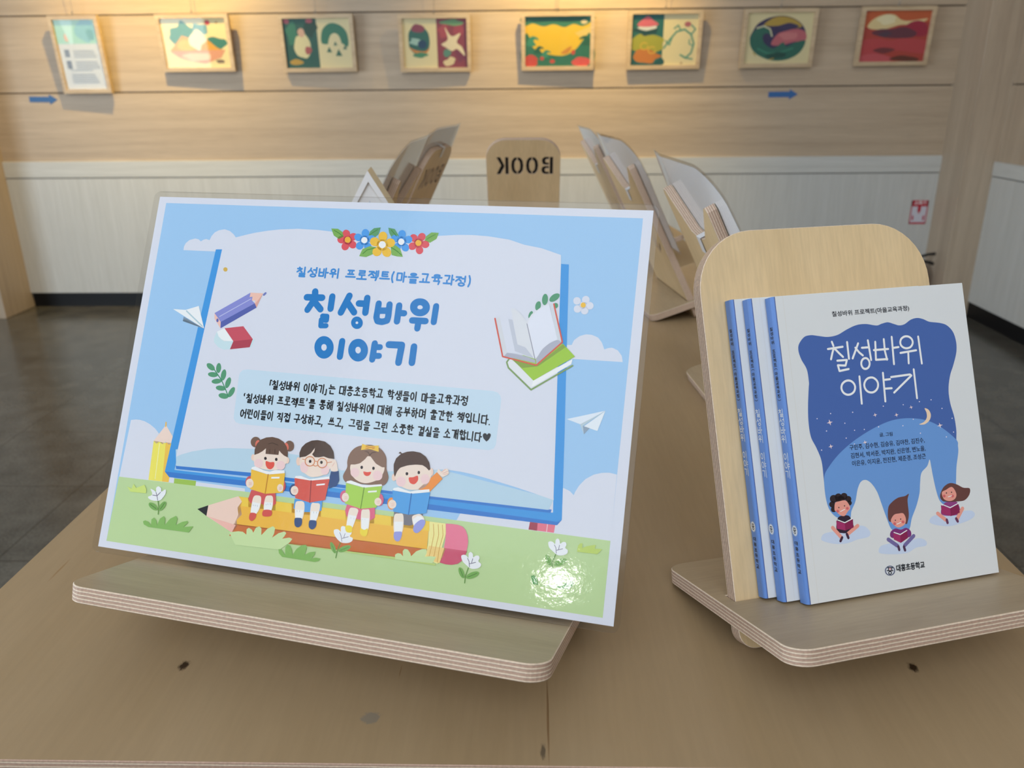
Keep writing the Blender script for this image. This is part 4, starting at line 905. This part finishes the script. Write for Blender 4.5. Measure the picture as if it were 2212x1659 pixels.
# ---------------------------------------------------------------- right front stand with three books
BYAW, BLEAN = rad(15.26), rad(23.2)
stand('birch plywood stand with rounded top holding three blue-spined books, right front', .2520, .5398, BYAW, BLEAN, rad(16), .205, .281, .229, .096, .1003, 'plain', 'plywood book stands')
CW = 'bcc2c8'; cover = flat(PAPER[CW], .42, .4); SPB = flat((.13, .27, .66), .4, .4); page = flat((.76, .74, .68), .8, .2); dark = flat((.09, .14, .36), .45, .3); ridge = flat((.72, .72, .71), .45, .4)
BW, BH, BT = .1655, .225, .0110
def make_book():
    """front cover plane at z = 0, spine at x = 0, thickness towards -z"""
    t = thing('book', 'x', 'book', group='copies of the same blue and white book')
    mb = MB(); c = .0005
    prof = [(BW, 0), (.0022, 0), (.0012, -.0003), (.0004, -.0011), (0, -.0025), (0, -BT+.0025), (.0004, -BT+.0011), (.0012, -BT+.0003), (.0022, -BT), (BW, -BT)]
    inn = [(BW, -c), (.0024, -c), (.0015, -.0008), (.0009, -.0014), (c, -.0027), (c, -BT+.0027), (.0009, -BT+.0014), (.0015, -BT+.0008), (.0024, -BT+c), (BW, -BT+c)]
    for a in (prof, inn):
        for i in range(len(a)-1):
            (x0, z0), (x1, z1) = a[i], a[i+1]; q = [(x0, 0, z0), (x0, BH, z0), (x1, BH, z1), (x1, 0, z1)]
            mb.poly(q if a is prof else q[::-1], SPB if 1 <= i <= 7 and a is prof else cover)
    for y in (0, BH):
        for i in range(len(prof)-1): mb.poly([(*prof[i][:1], y, prof[i][1]), (prof[i+1][0], y, prof[i+1][1]), (inn[i+1][0], y, inn[i+1][1]), (inn[i][0], y, inn[i][1])], SPB if 1 <= i <= 7 else cover)
    for z0, z1 in ((0, -c), (-BT+c, -BT)): mb.poly([(BW, 0, z0), (BW, BH, z0), (BW, BH, z1), (BW, 0, z1)], cover)
    e = 3e-5
    mb.poly([(.0020, 0, e), (.0027, 0, e), (.0027, BH, e), (.0020, BH, e)], dark); mb.poly([(.0088, 0, e), (.0094, 0, e), (.0094, BH, e), (.0088, BH, e)], ridge)
    draw(mb, ART_B, CW, e)
    for s, seg, h, col, off in TXT_B: type_text(mb, s, seg, ink(col, CW), e+STEP*11, off, h*.9)
    # spine lettering: upright characters one above the other
    sm = MB(); blk = flat((.02, .022, .03), .45, .3); wht = flat((.80, .82, .84), .45, .3)
    def column(s, ya, yb, size, m, pen):
        n = len(s); st = (ya-yb)/n; y = ya
        for ch in s:
            if ch != ' ':
                if pen:
                    for q in syllable(ch) or []: stroke(sm, [((px-.5)*size*1.12, y-.5*st+(.5-py)*size) for px, py in q], .62, e, m)
                elif ch in '()': stroke(sm, [(x*2, y-st*.5+(q if ch == '(' else -q)) for x, q in ((-1, -.5), (-.5, .2), (.5, .2), (1, -.5))], .4, e, m)
                else: type_text(sm, ch, (-size*.5, y-.5*st-size*.42, size*.5, y-.5*st-size*.42), m, e, .03, size*.72)
            y -= st
    column('칠성바위 프로젝트(마을교육과정)', BH*1000*.905, BH*1000*.655, 3.9, blk, False); column('칠성바위 이야기', BH*1000*.635, BH*1000*.405, 5.6, wht, True)
    column('대흥초등학교', BH*1000*.205, BH*1000*.095, 4.0, blk, False)
    for r, m, k in ((3.5, flat((.55, .62, .75), .5), 1), (2.9, flat((.78, .8, .84), .5), 2)): sm.poly([((r*math.cos(2*PI*i/18))*.001, .053+r*.00115*math.sin(2*PI*i/18), e*k) for i in range(18)], m)
    for q in ([(-1.6, 53.2), (1.6, 53.2)], [(-.9, 55), (-.9, 53.2)], [(.9, 55), (.9, 53.2)], [(-1.2, 55), (1.2, 55)]): stroke(sm, q, .6, e*3, blk)
    stroke(sm, [(1*math.cos(k*PI/4), 51.7+.9*math.sin(k*PI/4)) for k in range(9)], .55, e*3, blk)
    # fold the spine print onto the spine face (x = 0 plane, facing -x): print x runs towards the front cover
    for f, i in zip(sm.f, sm.mi): mb.poly([(-sm.v[k][2], sm.v[k][1], -BT/2+sm.v[k][0]) for k in f], sm.mats[i])
    mb.build('cover', t)
    pb = MB(); pb.box((.0012, .0004, -BT+c+.00005), (BW-.0004, BH-.0004, -c-.00005), page); pb.build('page_block', t)
    return t
bk0 = make_book()
bx = Vector((math.cos(BYAW), math.sin(BYAW), 0)); bn = Vector((math.sin(BYAW)*math.cos(BLEAN), -math.cos(BYAW)*math.cos(BLEAN), math.sin(BLEAN))); bu = Vector((-math.sin(BYAW)*math.sin(BLEAN), math.cos(BYAW)*math.sin(BLEAN), math.cos(BLEAN)))
P0 = Vector((.1990, .4927, .8494))
for i, (lab, dx, dn, du) in enumerate((('frontmost of three books, whole white cover with blue night-sky drawing showing', 0, .0003, -.0008), ('middle of three blue-spined books, only its spine and a white strip showing', -.0122, -.0110, .0006), ('rearmost of three blue-spined books, touching the plywood back board', -.0206, -.0222, .0024))):
    o = bk0 if i == 0 else copy_tree(bk0); o['label'] = lab; o.location = P0+bx*dx+bn*dn+bu*du; o.rotation_euler = (PI/2-BLEAN, 0, BYAW)

# ---------------------------------------------------------------- stands further down the table
G = 'plywood book stands'
stand('birch stand turned away at the far table end, BOOK cut through, mirrored', -.0206, 2.06, PI, rad(23), rad(18), .176, .281, .20, .098, .0882, 'book', G)
SH = 'laminated sheets on the rear stands'
def sheet(label, x, y, yaw, lean, zc, v0, near, te=.216, bend=1.2, w=.287, h=.205):
    t = thing('laminated_sheet', label, 'laminated sheet', (x, y, TZ+zc), (PI/2-lean, 0, yaw), SH)
    paper = flat((.84, .84, .86), .5, .3)
    def grid(mg, z):
        rows = []; NU, NV = 32, 14
        for j in range(NV+1):
            r = []
            for i in range(NU+1):
                u = -1+2*i/NU; v = j/NV; hh = h+2*mg; X = u*(w/2+mg)
                rr = .085; q = max(0, X*near-(w/2+mg-rr)); lim = (rr-math.sqrt(max(0, rr*rr-q*q)))*.8
                Y = v*(hh-lim)-mg; k = max(0, abs(X)-.08)**2*max(0, Y/h)**2
                r.append((X, v0+Y, z+.0012+bend*k))
            rows.append(r)
        return rows
    b = MB(); b.grid(grid(0, 0), paper); b.grid([r[::-1] for r in grid(0, -.0003)], paper); b.build('paper', t, smooth=True)
    b = MB(); b.grid(grid(.005, .0003), FILM); b.grid([r[::-1] for r in grid(.005, -.0007)], FILM); b.build('laminate_film', t, smooth=True)
    b = MB(); tape = flat((.70, .70, .72), .35, .5)         # strip of clear-white tape over the board's top edge
    b.grid([[(sx*.009, yy, zz) for sx in (-1, 1)] for yy, zz in ((te+.028, .0030), (te+.008, .0029), (te+.0016, .0016), (te+.0012, -.0129), (te-.021, -.0131))], tape); b.build('tape_strip', t)
    return t
def side(label, slabel, x, y, yawdeg, kind, v0=.107, lean=27, bw=.2, bh=.272):
    stand(label, x, y, rad(yawdeg), rad(lean), rad(18), bw, bh, .223, .098, .0882, kind, G)
    if slabel: sheet(slabel, x, y, rad(yawdeg), rad(lean), .0388, v0, -1 if yawdeg > 0 else 1, bh if kind == 'book' else .216)
side('mostly hidden birch stand between the front books and the next stand along the right edge', 'white laminated sheet nearest behind the three books, bulging at top', .318, 1.02, 95, 'cat')
side('birch stand with two ear points, right row, its raised shelf showing beside the poster', 'second white laminated sheet of the right-hand row, beside the poster corner', .284, 1.54, 98, 'cat')
side('farthest birch stand of the right-hand row, seen as a thin strip', 'farthest white laminated sheet of the right-hand row, smallest in view', .267, 2.06, 96, 'cat', .100)
side('birch stand with ear points, left row, just behind the small card house', 'grey reflecting laminated sheet of the left row, nearer the card house', -.326, 1.32, -92, 'cat', .1185)
side('birch stand of the left row with BOOK cut through, seen aslant', 'tall white laminated sheet rising behind the slanting BOOK board, left row', -.325, 1.785, -99, 'book', .1185, bh=.285)

# small card house: gabled box of white card with a cream roof
t = thing('card_house', 'small white card house with cream roof, behind the poster top edge', 'paper model', (-.212, 1.06, TZ-0), (0, 0, rad(6)))
card = flat((.78, .78, .80), .6, .3); cream = flat((.78, .68, .48), .6, .3); bluish = flat((.50, .56, .66), .6, .3)
b = MB(); w, hE, hA, dp = .021, .255, .306, .05
prof = [(-w, 0), (w, 0), (w, hE), (0, hA-.004), (-w, hE)]
b.poly([(x, 0, z) for x, z in prof], card); b.poly([(x, dp, z) for x, z in prof[::-1]], card)
for i in range(5): (x0, z0), (x1, z1) = prof[i], prof[(i+1) % 5]; b.poly([(x0, 0, z0), (x0, dp, z0), (x1, dp, z1), (x1, 0, z1)], card)
b.build('house_body', t)
b = MB()
for s in (-1, 1):
    q = [(0, hA), (s*.031, hE-.002), (s*.024, hE-.002), (0, hA-.014)]
    for y0 in (0,): 
        A = [(x, -.004, z) for x, z in q]; B_ = [(x, dp+.004, z) for x, z in q]
        b.poly(A if s < 0 else A[::-1], card); b.poly(B_[::-1] if s < 0 else B_, card)
        for i in range(4):
            k = (i+1) % 4; b.poly([A[i], B_[i], B_[k], A[k]], cream)
b.build('roof', t)
b = MB(); b.poly([(-.012, -.0004, .22), (.012, -.0004, .22), (0, -.0004, .268)], bluish); b.poly([(-.017, -.0004, .225), (-.013, -.0004, .225), (-.006, -.0004, .262), (-.009, -.0004, .262)], flat((.72, .35, .18), .6)); b.poly([(-.0125, -.0006, .222), (-.010, -.0006, .222), (-.004, -.0006, .25), (-.007, -.0006, .25)], flat((.80, .62, .22), .6)); b.build('gable_picture', t)

# ---------------------------------------------------------------- framed pictures on the wall
OAKF = streaks('picture_moulding', (.50, .36, .22), (.62, .47, .30), (8, 60, 60), .45, 4)[0]
FG = 'framed pictures along the back wall'; CREAM = 'e0d2a4'
def pic(items, w, h):
    """items: (kind, colour, points) in percent of width and of height, y down"""
    mb = MB(); lay = 1
    for it in items:
        k, c, pts = it[:3]; z = lay*6e-5; lay += 1; m = flat(hexlin(c), .5, .3)
        P = [((x/100-.5)*w*1000, (.5-y/100)*h*1000) for x, y in pts]
        if k == 'p': mb.poly([(x*.001, y*.001, z) for x, y in P], m)
        elif k == 's': mb.poly([(x*.001, y*.001, z) for x, y in smooth(P)], m)
        elif k == 'e':
            (cx, cy), (rx, ry) = P[0], (pts[1][0]/100*w*1000, pts[1][1]/100*h*1000); mb.poly([((cx+rx*math.cos(2*PI*i/24))*.001, (cy+ry*math.sin(2*PI*i/24))*.001, z) for i in range(24)], m)
        else: stroke(mb, smooth(P)[:-5] if k == 'w' else P, it[3], z, m)
    return mb
def framed(label, cx, zb, w, h, items, tilt=(0, 0, 0), mount=None, gap=.012):
    f = .020; d = .024
    t = thing('picture_frame', label, 'framed picture', (cx, WY-gap, zb+.007), (PI/2+rad(4.5), tilt[1], tilt[2]), FG)
    b = MB()
    o = [(-w/2, 0), (w/2, 0), (w/2, h), (-w/2, h)]; i_ = [(-w/2+f, f), (w/2-f, f), (w/2-f, h-f), (-w/2+f, h-f)]
    for k in range(4):
        j = (k+1) % 4; b.poly([(*o[k], d), (*o[j], d), (*i_[j], d), (*i_[k], d)], OAKF); b.poly([(*o[k], 0), (*o[j], 0), (*o[j], d), (*o[k], d)], OAKF)
        b.poly([(*i_[k], d), (*i_[j], d), (*i_[j], .010), (*i_[k], .010)], OAKF); b.poly([(*o[j], 0), (*o[k], 0), (*i_[k], 0), (*i_[j], 0)], OAKF)
    b.build('frame_moulding', t, bevel=.0015)
    iw, ih = w-2*f, h-2*f; mb = pic(items, iw, ih); mb.box((-iw/2, -ih/2, -.004), (iw/2, ih/2, 0), flat(hexlin(mount or CREAM), .6, .3))
    mb.v = [(x, y+h/2, z+.012) for x, y, z in mb.v]; mb.build('picture', t)
    b = MB(); b.poly([(-iw/2, f, .0165), (iw/2, f, .0165), (iw/2, h-f, .0165), (-iw/2, h-f, .0165)], GLASS); b.build('glazing', t)
    b = MB(); b.tube([(0, h-.004, .003), (0, h+.012, .003), (.002, h+.05, .002), (.002, h+.9, .002)], .0011, flat((.35, .33, .30), .4, .5, .8), 6)
    b.tube([(-.003, h-.006, .004), (-.003, h+.016, .004), (.004, h+.016, .004)], .002, flat((.30, .28, .25), .4, .5, .8), 6); b.build('hanging_wire', t)
    return t
def blob(cx, cy, rx, ry, n=10, j=.2, seed=1):
    r = random.Random(seed); return [(cx+rx*(1+r.uniform(-j, j))*math.cos(2*PI*i/n), cy+ry*(1+r.uniform(-j, j))*math.sin(2*PI*i/n)) for i in range(n)]
rows = [('l', '50504b', [(18+(0 if y > 70 else 16), y), (18+74-(y*7 % 23), y)], 3.2) for y in (44, 47, 50, 53, 60, 63, 66, 69, 72, 78, 81, 84, 87, 90)]
framed('narrow upright framed text sheet with green heading, first picture at the left', -2.412, 1.196, .268, .385, [('p', '8fbf9f', [(0, 0), (100, 0), (100, 34), (0, 34)]), ('s', '6fa8a4', blob(72, 16, 24, 15, 9, .3, 2)), ('s', '4f8f86', blob(84, 22, 10, 9, 8, .3, 3)), ('s', 'd9a06a', blob(28, 24, 8, 7, 8, .3, 4)), ('p', 'b3d8c4', [(15, 0), (45, 0), (38, 34), (30, 34)]), ('p', '5b5b58', [(12, 42), (24, 42), (24, 53), (12, 53)]), ('p', '4b4b49', [(12, 58), (24, 58), (24, 70), (12, 70)])]+rows, (0, 0, rad(-2.5)), 'c9c6bc', .017)
framed('framed picture of an orange mountain in green leaves with a small red sun', -1.784, 1.300, .392, .282, [('s', 'f0d9a0', blob(45, 45, 40, 35, 10, .1, 9)), ('s', '4d8b78', blob(32, 32, 20, 22, 12, .35, 5)), ('s', '3f7f72', blob(80, 52, 15, 14, 11, .4, 6)), ('s', '6fa0a8', blob(58, 24, 14, 13, 9, .3, 7)), ('p', 'dca03a', [(8, 66), (30, 34), (42, 40), (58, 30), (82, 60), (94, 66)]), ('s', 'e8b84a', blob(36, 55, 15, 12, 9, .2, 8)), ('p', 'd99a78', [(8, 66), (94, 64), (86, 80), (60, 92), (36, 86), (20, 78)]), ('s', 'e9c9a8', blob(50, 78, 22, 9, 9, .2, 3)), ('e', 'c4404c', [(72, 9), (4, 5)]), ('e', 'b8865a', [(86, 9), (2, 2)]), ('s', 'f3e2c8', blob(52, 45, 12, 18, 9, .3, 2)), ('s', '7d6a5a', blob(84, 88, 7, 4, 8, .3, 3))], (0, 0, rad(-2)), 'e8d8a4', .016)  # pale central blob is glare painted into the picture
tree = lambda x, y, s: [(x-s, y+s*1.6), (x+s, y+s*1.6), (x, y-s*1.2)]
framed('framed pair: dark green forest beside a green arch over little trees', -1.132, 1.293, .396, .282, [('p', '2f5c52', [(0, 0), (50, 0), (50, 100), (0, 100)]), ('s', '3d7a62', blob(12, 30, 9, 22, 9, .3, 1)), ('s', '27483f', blob(40, 20, 9, 17, 9, .3, 2)), ('s', 'b05a64', blob(5, 6, 5, 5, 7, .2, 3)), ('s', 'b05a64', blob(40, 5, 5, 5, 7, .2, 4)), ('s', 'd9cfa0', blob(26, 55, 12, 24, 11, .15, 5)), ('s', 'd0a890', blob(26, 28, 5, 9, 8, .1, 5)), ('s', 'a85a58', blob(34, 64, 5, 8, 8, .3, 6)), ('s', 'b8943f', blob(14, 88, 12, 6, 8, .2, 7)), ('s', '3d7a62', [(55, 45), (58, 24), (67, 12), (76, 10), (86, 15), (94, 28), (96, 48), (93, 58), (84, 50), (60, 52)]), ('s', CREAM, [(66, 60), (66, 46), (70, 34), (76, 30), (82, 35), (85, 48), (85, 62)]), ('p', '3a6a58', tree(76, 50, 3)), ('p', '3a6a58', tree(66, 62, 4)), ('p', '3a6a58', tree(80, 68, 5)), ('p', '3a6a58', tree(90, 58, 3))], (0, 0, rad(-1.6)), None, .014)
framed('framed pair: oval landscape on cream beside a maroon sheet with pale splash', -.512, 1.288, .378, .280, [('p', '8b4553', [(53, 0), (100, 0), (100, 100), (53, 100)]), ('s', 'a8505a', blob(64, 26, 9, 13, 9, .3, 1)), ('s', '9f4a5a', blob(88, 24, 9, 12, 9, .3, 8)), ('s', '7b3f55', blob(90, 74, 8, 15, 9, .3, 3)), ('s', 'e2d3b0', [(60, 52), (70, 42), (66, 18), (76, 36), (90, 30), (84, 48), (92, 58), (96, 76), (84, 62), (76, 66), (66, 58)]), ('s', 'dccaa0', blob(72, 88, 9, 8, 9, .4, 4)), ('s', '6f9a70', blob(78, 8, 16, 6, 9, .3, 5)), ('s', '5c8a78', blob(68, 70, 6, 8, 8, .3, 6)), ('s', '386a62', blob(25, 44, 17, 32, 14, .06, 7)), ('s', '8d4a5c', blob(25, 20, 11, 9, 9, .2, 8)), ('s', '9ec0b4', blob(20, 46, 11, 8, 9, .4, 9)), ('e', '2e4a66', [(30, 52), (7, 9)]), ('s', 'd08a48', [(9, 58), (20, 64), (34, 66), (41, 58), (36, 70), (22, 72)]), ('s', '4f8a6a', blob(26, 74, 11, 5, 9, .2, 2))], (0, 0, rad(1.6)), None, .014)
wave = lambda x, y, s, d=1: [(x-d*s*1.1, y+s*1.1), (x-d*s*.8, y-s*.2), (x-d*s*.1, y-s), (x+d*s*.8, y-s*.6), (x+d*s*.9, y-s*.1), (x+d*s*.4, y-s*.3), (x+d*s*.1, y+s*.1), (x+d*s*.5, y+s*1.1)]
framed('framed picture of a yellow sky between green clouds and curling green waves', .136, 1.290, .382, .282, [('p', 'e0b93c', [(0, 0), (100, 0), (100, 100), (0, 100)]), ('s', '3f7c66', [(0, 0), (100, 0), (100, 12), (88, 20), (74, 16), (60, 22), (44, 16), (28, 20), (12, 14), (0, 18)]), ('s', '2f6354', [(4, 2), (90, 2), (84, 9), (62, 12), (40, 9), (18, 11)]), ('p', 'dcc070', [(100, 20), (100, 45), (84, 42), (76, 34)]), ('s', '357260', [(0, 36), (8, 44), (12, 62), (26, 72), (44, 78), (62, 78), (78, 66), (90, 46), (100, 36), (100, 100), (0, 100)]), ('s', '3f8a72', wave(12, 48, 9)), ('s', '2d6152', wave(22, 66, 7)), ('s', '3f8a72', wave(33, 74, 7)), ('s', '2d6152', wave(92, 48, 9, -1)), ('s', 'c98a40', [(55, 74), (64, 64), (72, 60), (66, 74)]), ('s', 'c4504a', blob(8, 90, 12, 12, 10, .2, 1)), ('s', 'd05a58', blob(88, 92, 16, 9, 10, .2, 2)), ('e', 'c4504a', [(42, 90), (4, 4)]), ('e', 'c4504a', [(74, 72), (3, 5)]), ('e', 'c4504a', [(26, 84), (3, 4)]), ('e', 'd8c8a0', [(90, 12), (5, 4)])], (0, 0, rad(-1.6)), None, .014)
vine = [(50, 66), (58, 50), (68, 34), (80, 30), (90, 40), (95, 58), (92, 76), (84, 86), (76, 80)]
framed('framed pair: pink cloud over yellow-green swirls beside a green vine on cream', .694, 1.290, .385, .287, [('p', '2f6a66', [(0, 0), (48, 0), (48, 100), (0, 100)]), ('s', 'a3a242', blob(24, 58, 26, 20, 12, .15, 1)), ('s', 'c47a3e', blob(24, 82, 20, 14, 11, .2, 2)), ('s', '2b5a5c', [(0, 88), (14, 96), (34, 96), (48, 86), (48, 100), (0, 100)]), ('s', '274c50', blob(24, 32, 17, 9, 10, .3, 3)), ('s', 'cfd3d0', blob(24, 25, 16, 6, 11, .3, 4)), ('s', 'd06a78', [(8, 20), (16, 10), (24, 4), (32, 12), (40, 20), (28, 24), (14, 24)]), ('c', 'd8b04a', blob(20, 62, 6, 7, 8, 0, 1), 5), ('c', 'd8b04a', blob(32, 70, 6, 7, 8, 0, 1), 5), ('l', '5f9a86', vine, 9), ('l', '5f9a86', [(62, 44), (58, 60), (52, 52)], 7), ('l', '5f9a86', [(74, 32), (70, 22), (64, 28)], 7), ('l', '5f9a86', [(90, 40), (96, 30), (90, 22)], 7), ('l', '5f9a86', [(94, 62), (88, 58), (88, 50)], 6), ('l', '5f9a86', [(84, 86), (94, 88)], 7), ('e', 'b06a70', [(84, 20), (5, 5)]), ('e', 'b9a080', [(78, 96), (2, 2)])], (0, 0, rad(.5)), None, .010)
framed('framed oval seascape on cream, curling green wave under a dark violet sky', 1.287, 1.293, .380, .285, [('s', '39355a', blob(50, 50, 43, 44, 18, .02, 1)), ('s', 'b89a48', [(26, 24), (40, 10), (56, 8), (72, 14), (84, 26), (76, 30), (62, 22), (46, 26)]), ('s', '3f3a5e', blob(62, 28, 14, 6, 9, .3, 2)), ('s', 'c06a72', [(40, 62), (48, 42), (60, 36), (76, 32), (90, 38), (92, 54), (74, 58), (56, 64)]), ('s', 'cf7f80', blob(66, 46, 14, 8, 9, .2, 3)), ('s', '2f6a5c', [(7, 50), (12, 36), (22, 28), (34, 32), (40, 46), (32, 40), (26, 46), (30, 60), (44, 70), (58, 58), (64, 66), (78, 58), (92, 56), (86, 78), (68, 92), (44, 94), (20, 82), (9, 66)]), ('l', 'd8d4b0', [(16, 30), (26, 26), (36, 32), (40, 46)], 7), ('l', '3f8a72', [(20, 70), (36, 80), (56, 78), (74, 70)], 8), ('s', '24524a', blob(50, 84, 16, 6, 9, .2, 4)), ('l', 'b89a48', [(14, 78), (18, 84)], 5), ('l', 'b89a48', [(40, 92), (46, 90)], 5)], (0, 0, rad(.4)), None, .010)
framed('framed abstract of red and crimson hills under a pale sky, last picture at the right', 1.888, 1.297, .378, .284, [('p', 'b4483f', [(0, 0), (100, 0), (100, 100), (0, 100)]), ('s', 'c9633c', [(0, 6), (30, 0), (100, 2), (100, 22), (60, 20), (30, 34), (0, 30)]), ('s', 'e6cf98', [(6, 30), (14, 16), (28, 8), (44, 8), (56, 18), (70, 20), (96, 16), (80, 28), (56, 28), (34, 36), (14, 36)]), ('s', 'f0e3b8', blob(34, 18, 14, 9, 10, .2, 1)), ('s', 'a52f45', [(58, 40), (70, 24), (84, 20), (96, 28), (98, 48), (80, 50)]), ('s', '6b3a48', [(14, 44), (26, 36), (44, 36), (62, 32), (82, 42), (78, 52), (56, 54), (34, 52)]), ('s', '564050', blob(34, 46, 9, 5, 9, .3, 2)), ('s', 'bf4a4e', [(0, 62), (20, 54), (44, 58), (66, 54), (100, 60), (100, 84), (50, 78), (20, 88), (0, 92)]), ('s', '7a3a3f', [(20, 78), (34, 72), (54, 76), (38, 84)]), ('s', 'c85a60', [(0, 90), (24, 84), (50, 92), (46, 100), (0, 100)]), ('s', '6a3a30', [(48, 96), (64, 88), (92, 94), (86, 100)])], (0, 0, rad(.4)), None, .010)

# ---------------------------------------------------------------- wall stickers, extinguisher
AB = flat((.045, .14, .36), .5, .3)
def arrow(label, x, z, tilt):
    b = MB(); pts = [(-.078, -.014), (.034, -.014), (.034, -.026), (.078, 0), (.034, .026), (.034, .014), (-.078, .014)]
    b.poly([(px, 0, pz) for px, pz in pts], AB); b.poly([(px, .002, pz) for px, pz in pts[::-1]], AB)
    for i in range(7): (a, c), (d, f) = pts[i], pts[(i+1) % 7]; b.poly([(a, 0, c), (a, .002, c), (d, .002, f), (d, 0, f)], AB)
    o = b.build('arrow_sign', None); o.location = (x, WY-.0022, z); o.rotation_euler = (0, rad(tilt), 0); tag(o, label, 'arrow sign', 'blue arrows on the back wall')
arrow('blue arrow pointing right, below the upright text frame at the left', -2.688, 1.172, 1); arrow('blue arrow pointing right, below the oval seascape frame', 1.351, 1.164, 0)
t = thing('extinguisher_sign', 'small red and white extinguisher notice low on the pale wall panel', 'sign', (2.172, WY-.0105, .535), (PI/2, 0, 0))
RED = flat((.52, .03, .05), .5, .3); wq = flat((.62, .60, .66), .5, .3)
b = MB(); b.box((-.047, -.066, -.001), (.047, .066, 0), wq)
z = .0004
for q in ([(-.047, -.066), (.047, -.066), (.047, -.056), (-.047, -.056)], [(-.047, .032), (.047, .032), (.047, .066), (-.047, .066)], [(-.047, -.066), (-.041, -.066), (-.041, .066), (-.047, .066)], [(.041, -.066), (.047, -.066), (.047, .066), (.041, .066)], [(-.009, .034), (.009, .034), (.009, .008), (0, -.010), (-.009, .008)], [(-.034, -.044), (-.025, -.044), (-.025, -.022), (-.034, -.016)], [(.025, -.044), (.034, -.044), (.034, -.016), (.025, -.022)]): b.poly([(x, y, z) for x, y in q], RED)
type_text(b, '소화기', (-32, 41, 32, 41), flat((.8, .8, .8), .5), z*2, .02)
b.build('sign_plate', t)
t = thing('fire_extinguisher', 'fire extinguisher with black handle on the floor, behind the right book stand', 'fire extinguisher', (2.165, 4.50, 0))
b = MB(); b.lathe([(0, 0), (.056, .002), (.058, .01), (.058, .205), (.05, .235), (.028, .252), (.02, .258), (.02, .27), (0, .27)], flat((.20, .012, .012), .3, .5), 28); b.build('cylinder', t, smooth=True)
BK = flat((.012, .013, .014), .4, .4)
b = MB(); b.tube([(-.02, 0, .285), (.01, -.002, .305), (.05, -.004, .318), (.092, -.004, .322)], .008, BK); b.tube([(-.02, 0, .275), (.02, -.002, .280), (.06, -.004, .272), (.09, -.004, .262)], .008, BK); b.tube([(0, 0, .262), (0, 0, .30)], .013, BK); b.build('handle', t, smooth=True)
b = MB(); b.tube([(-.015, -.01, .28), (-.05, -.03, .285), (-.075, -.04, .25), (-.072, -.04, .15), (-.066, -.035, .06)], .008, BK); b.build('hose', t, smooth=True)
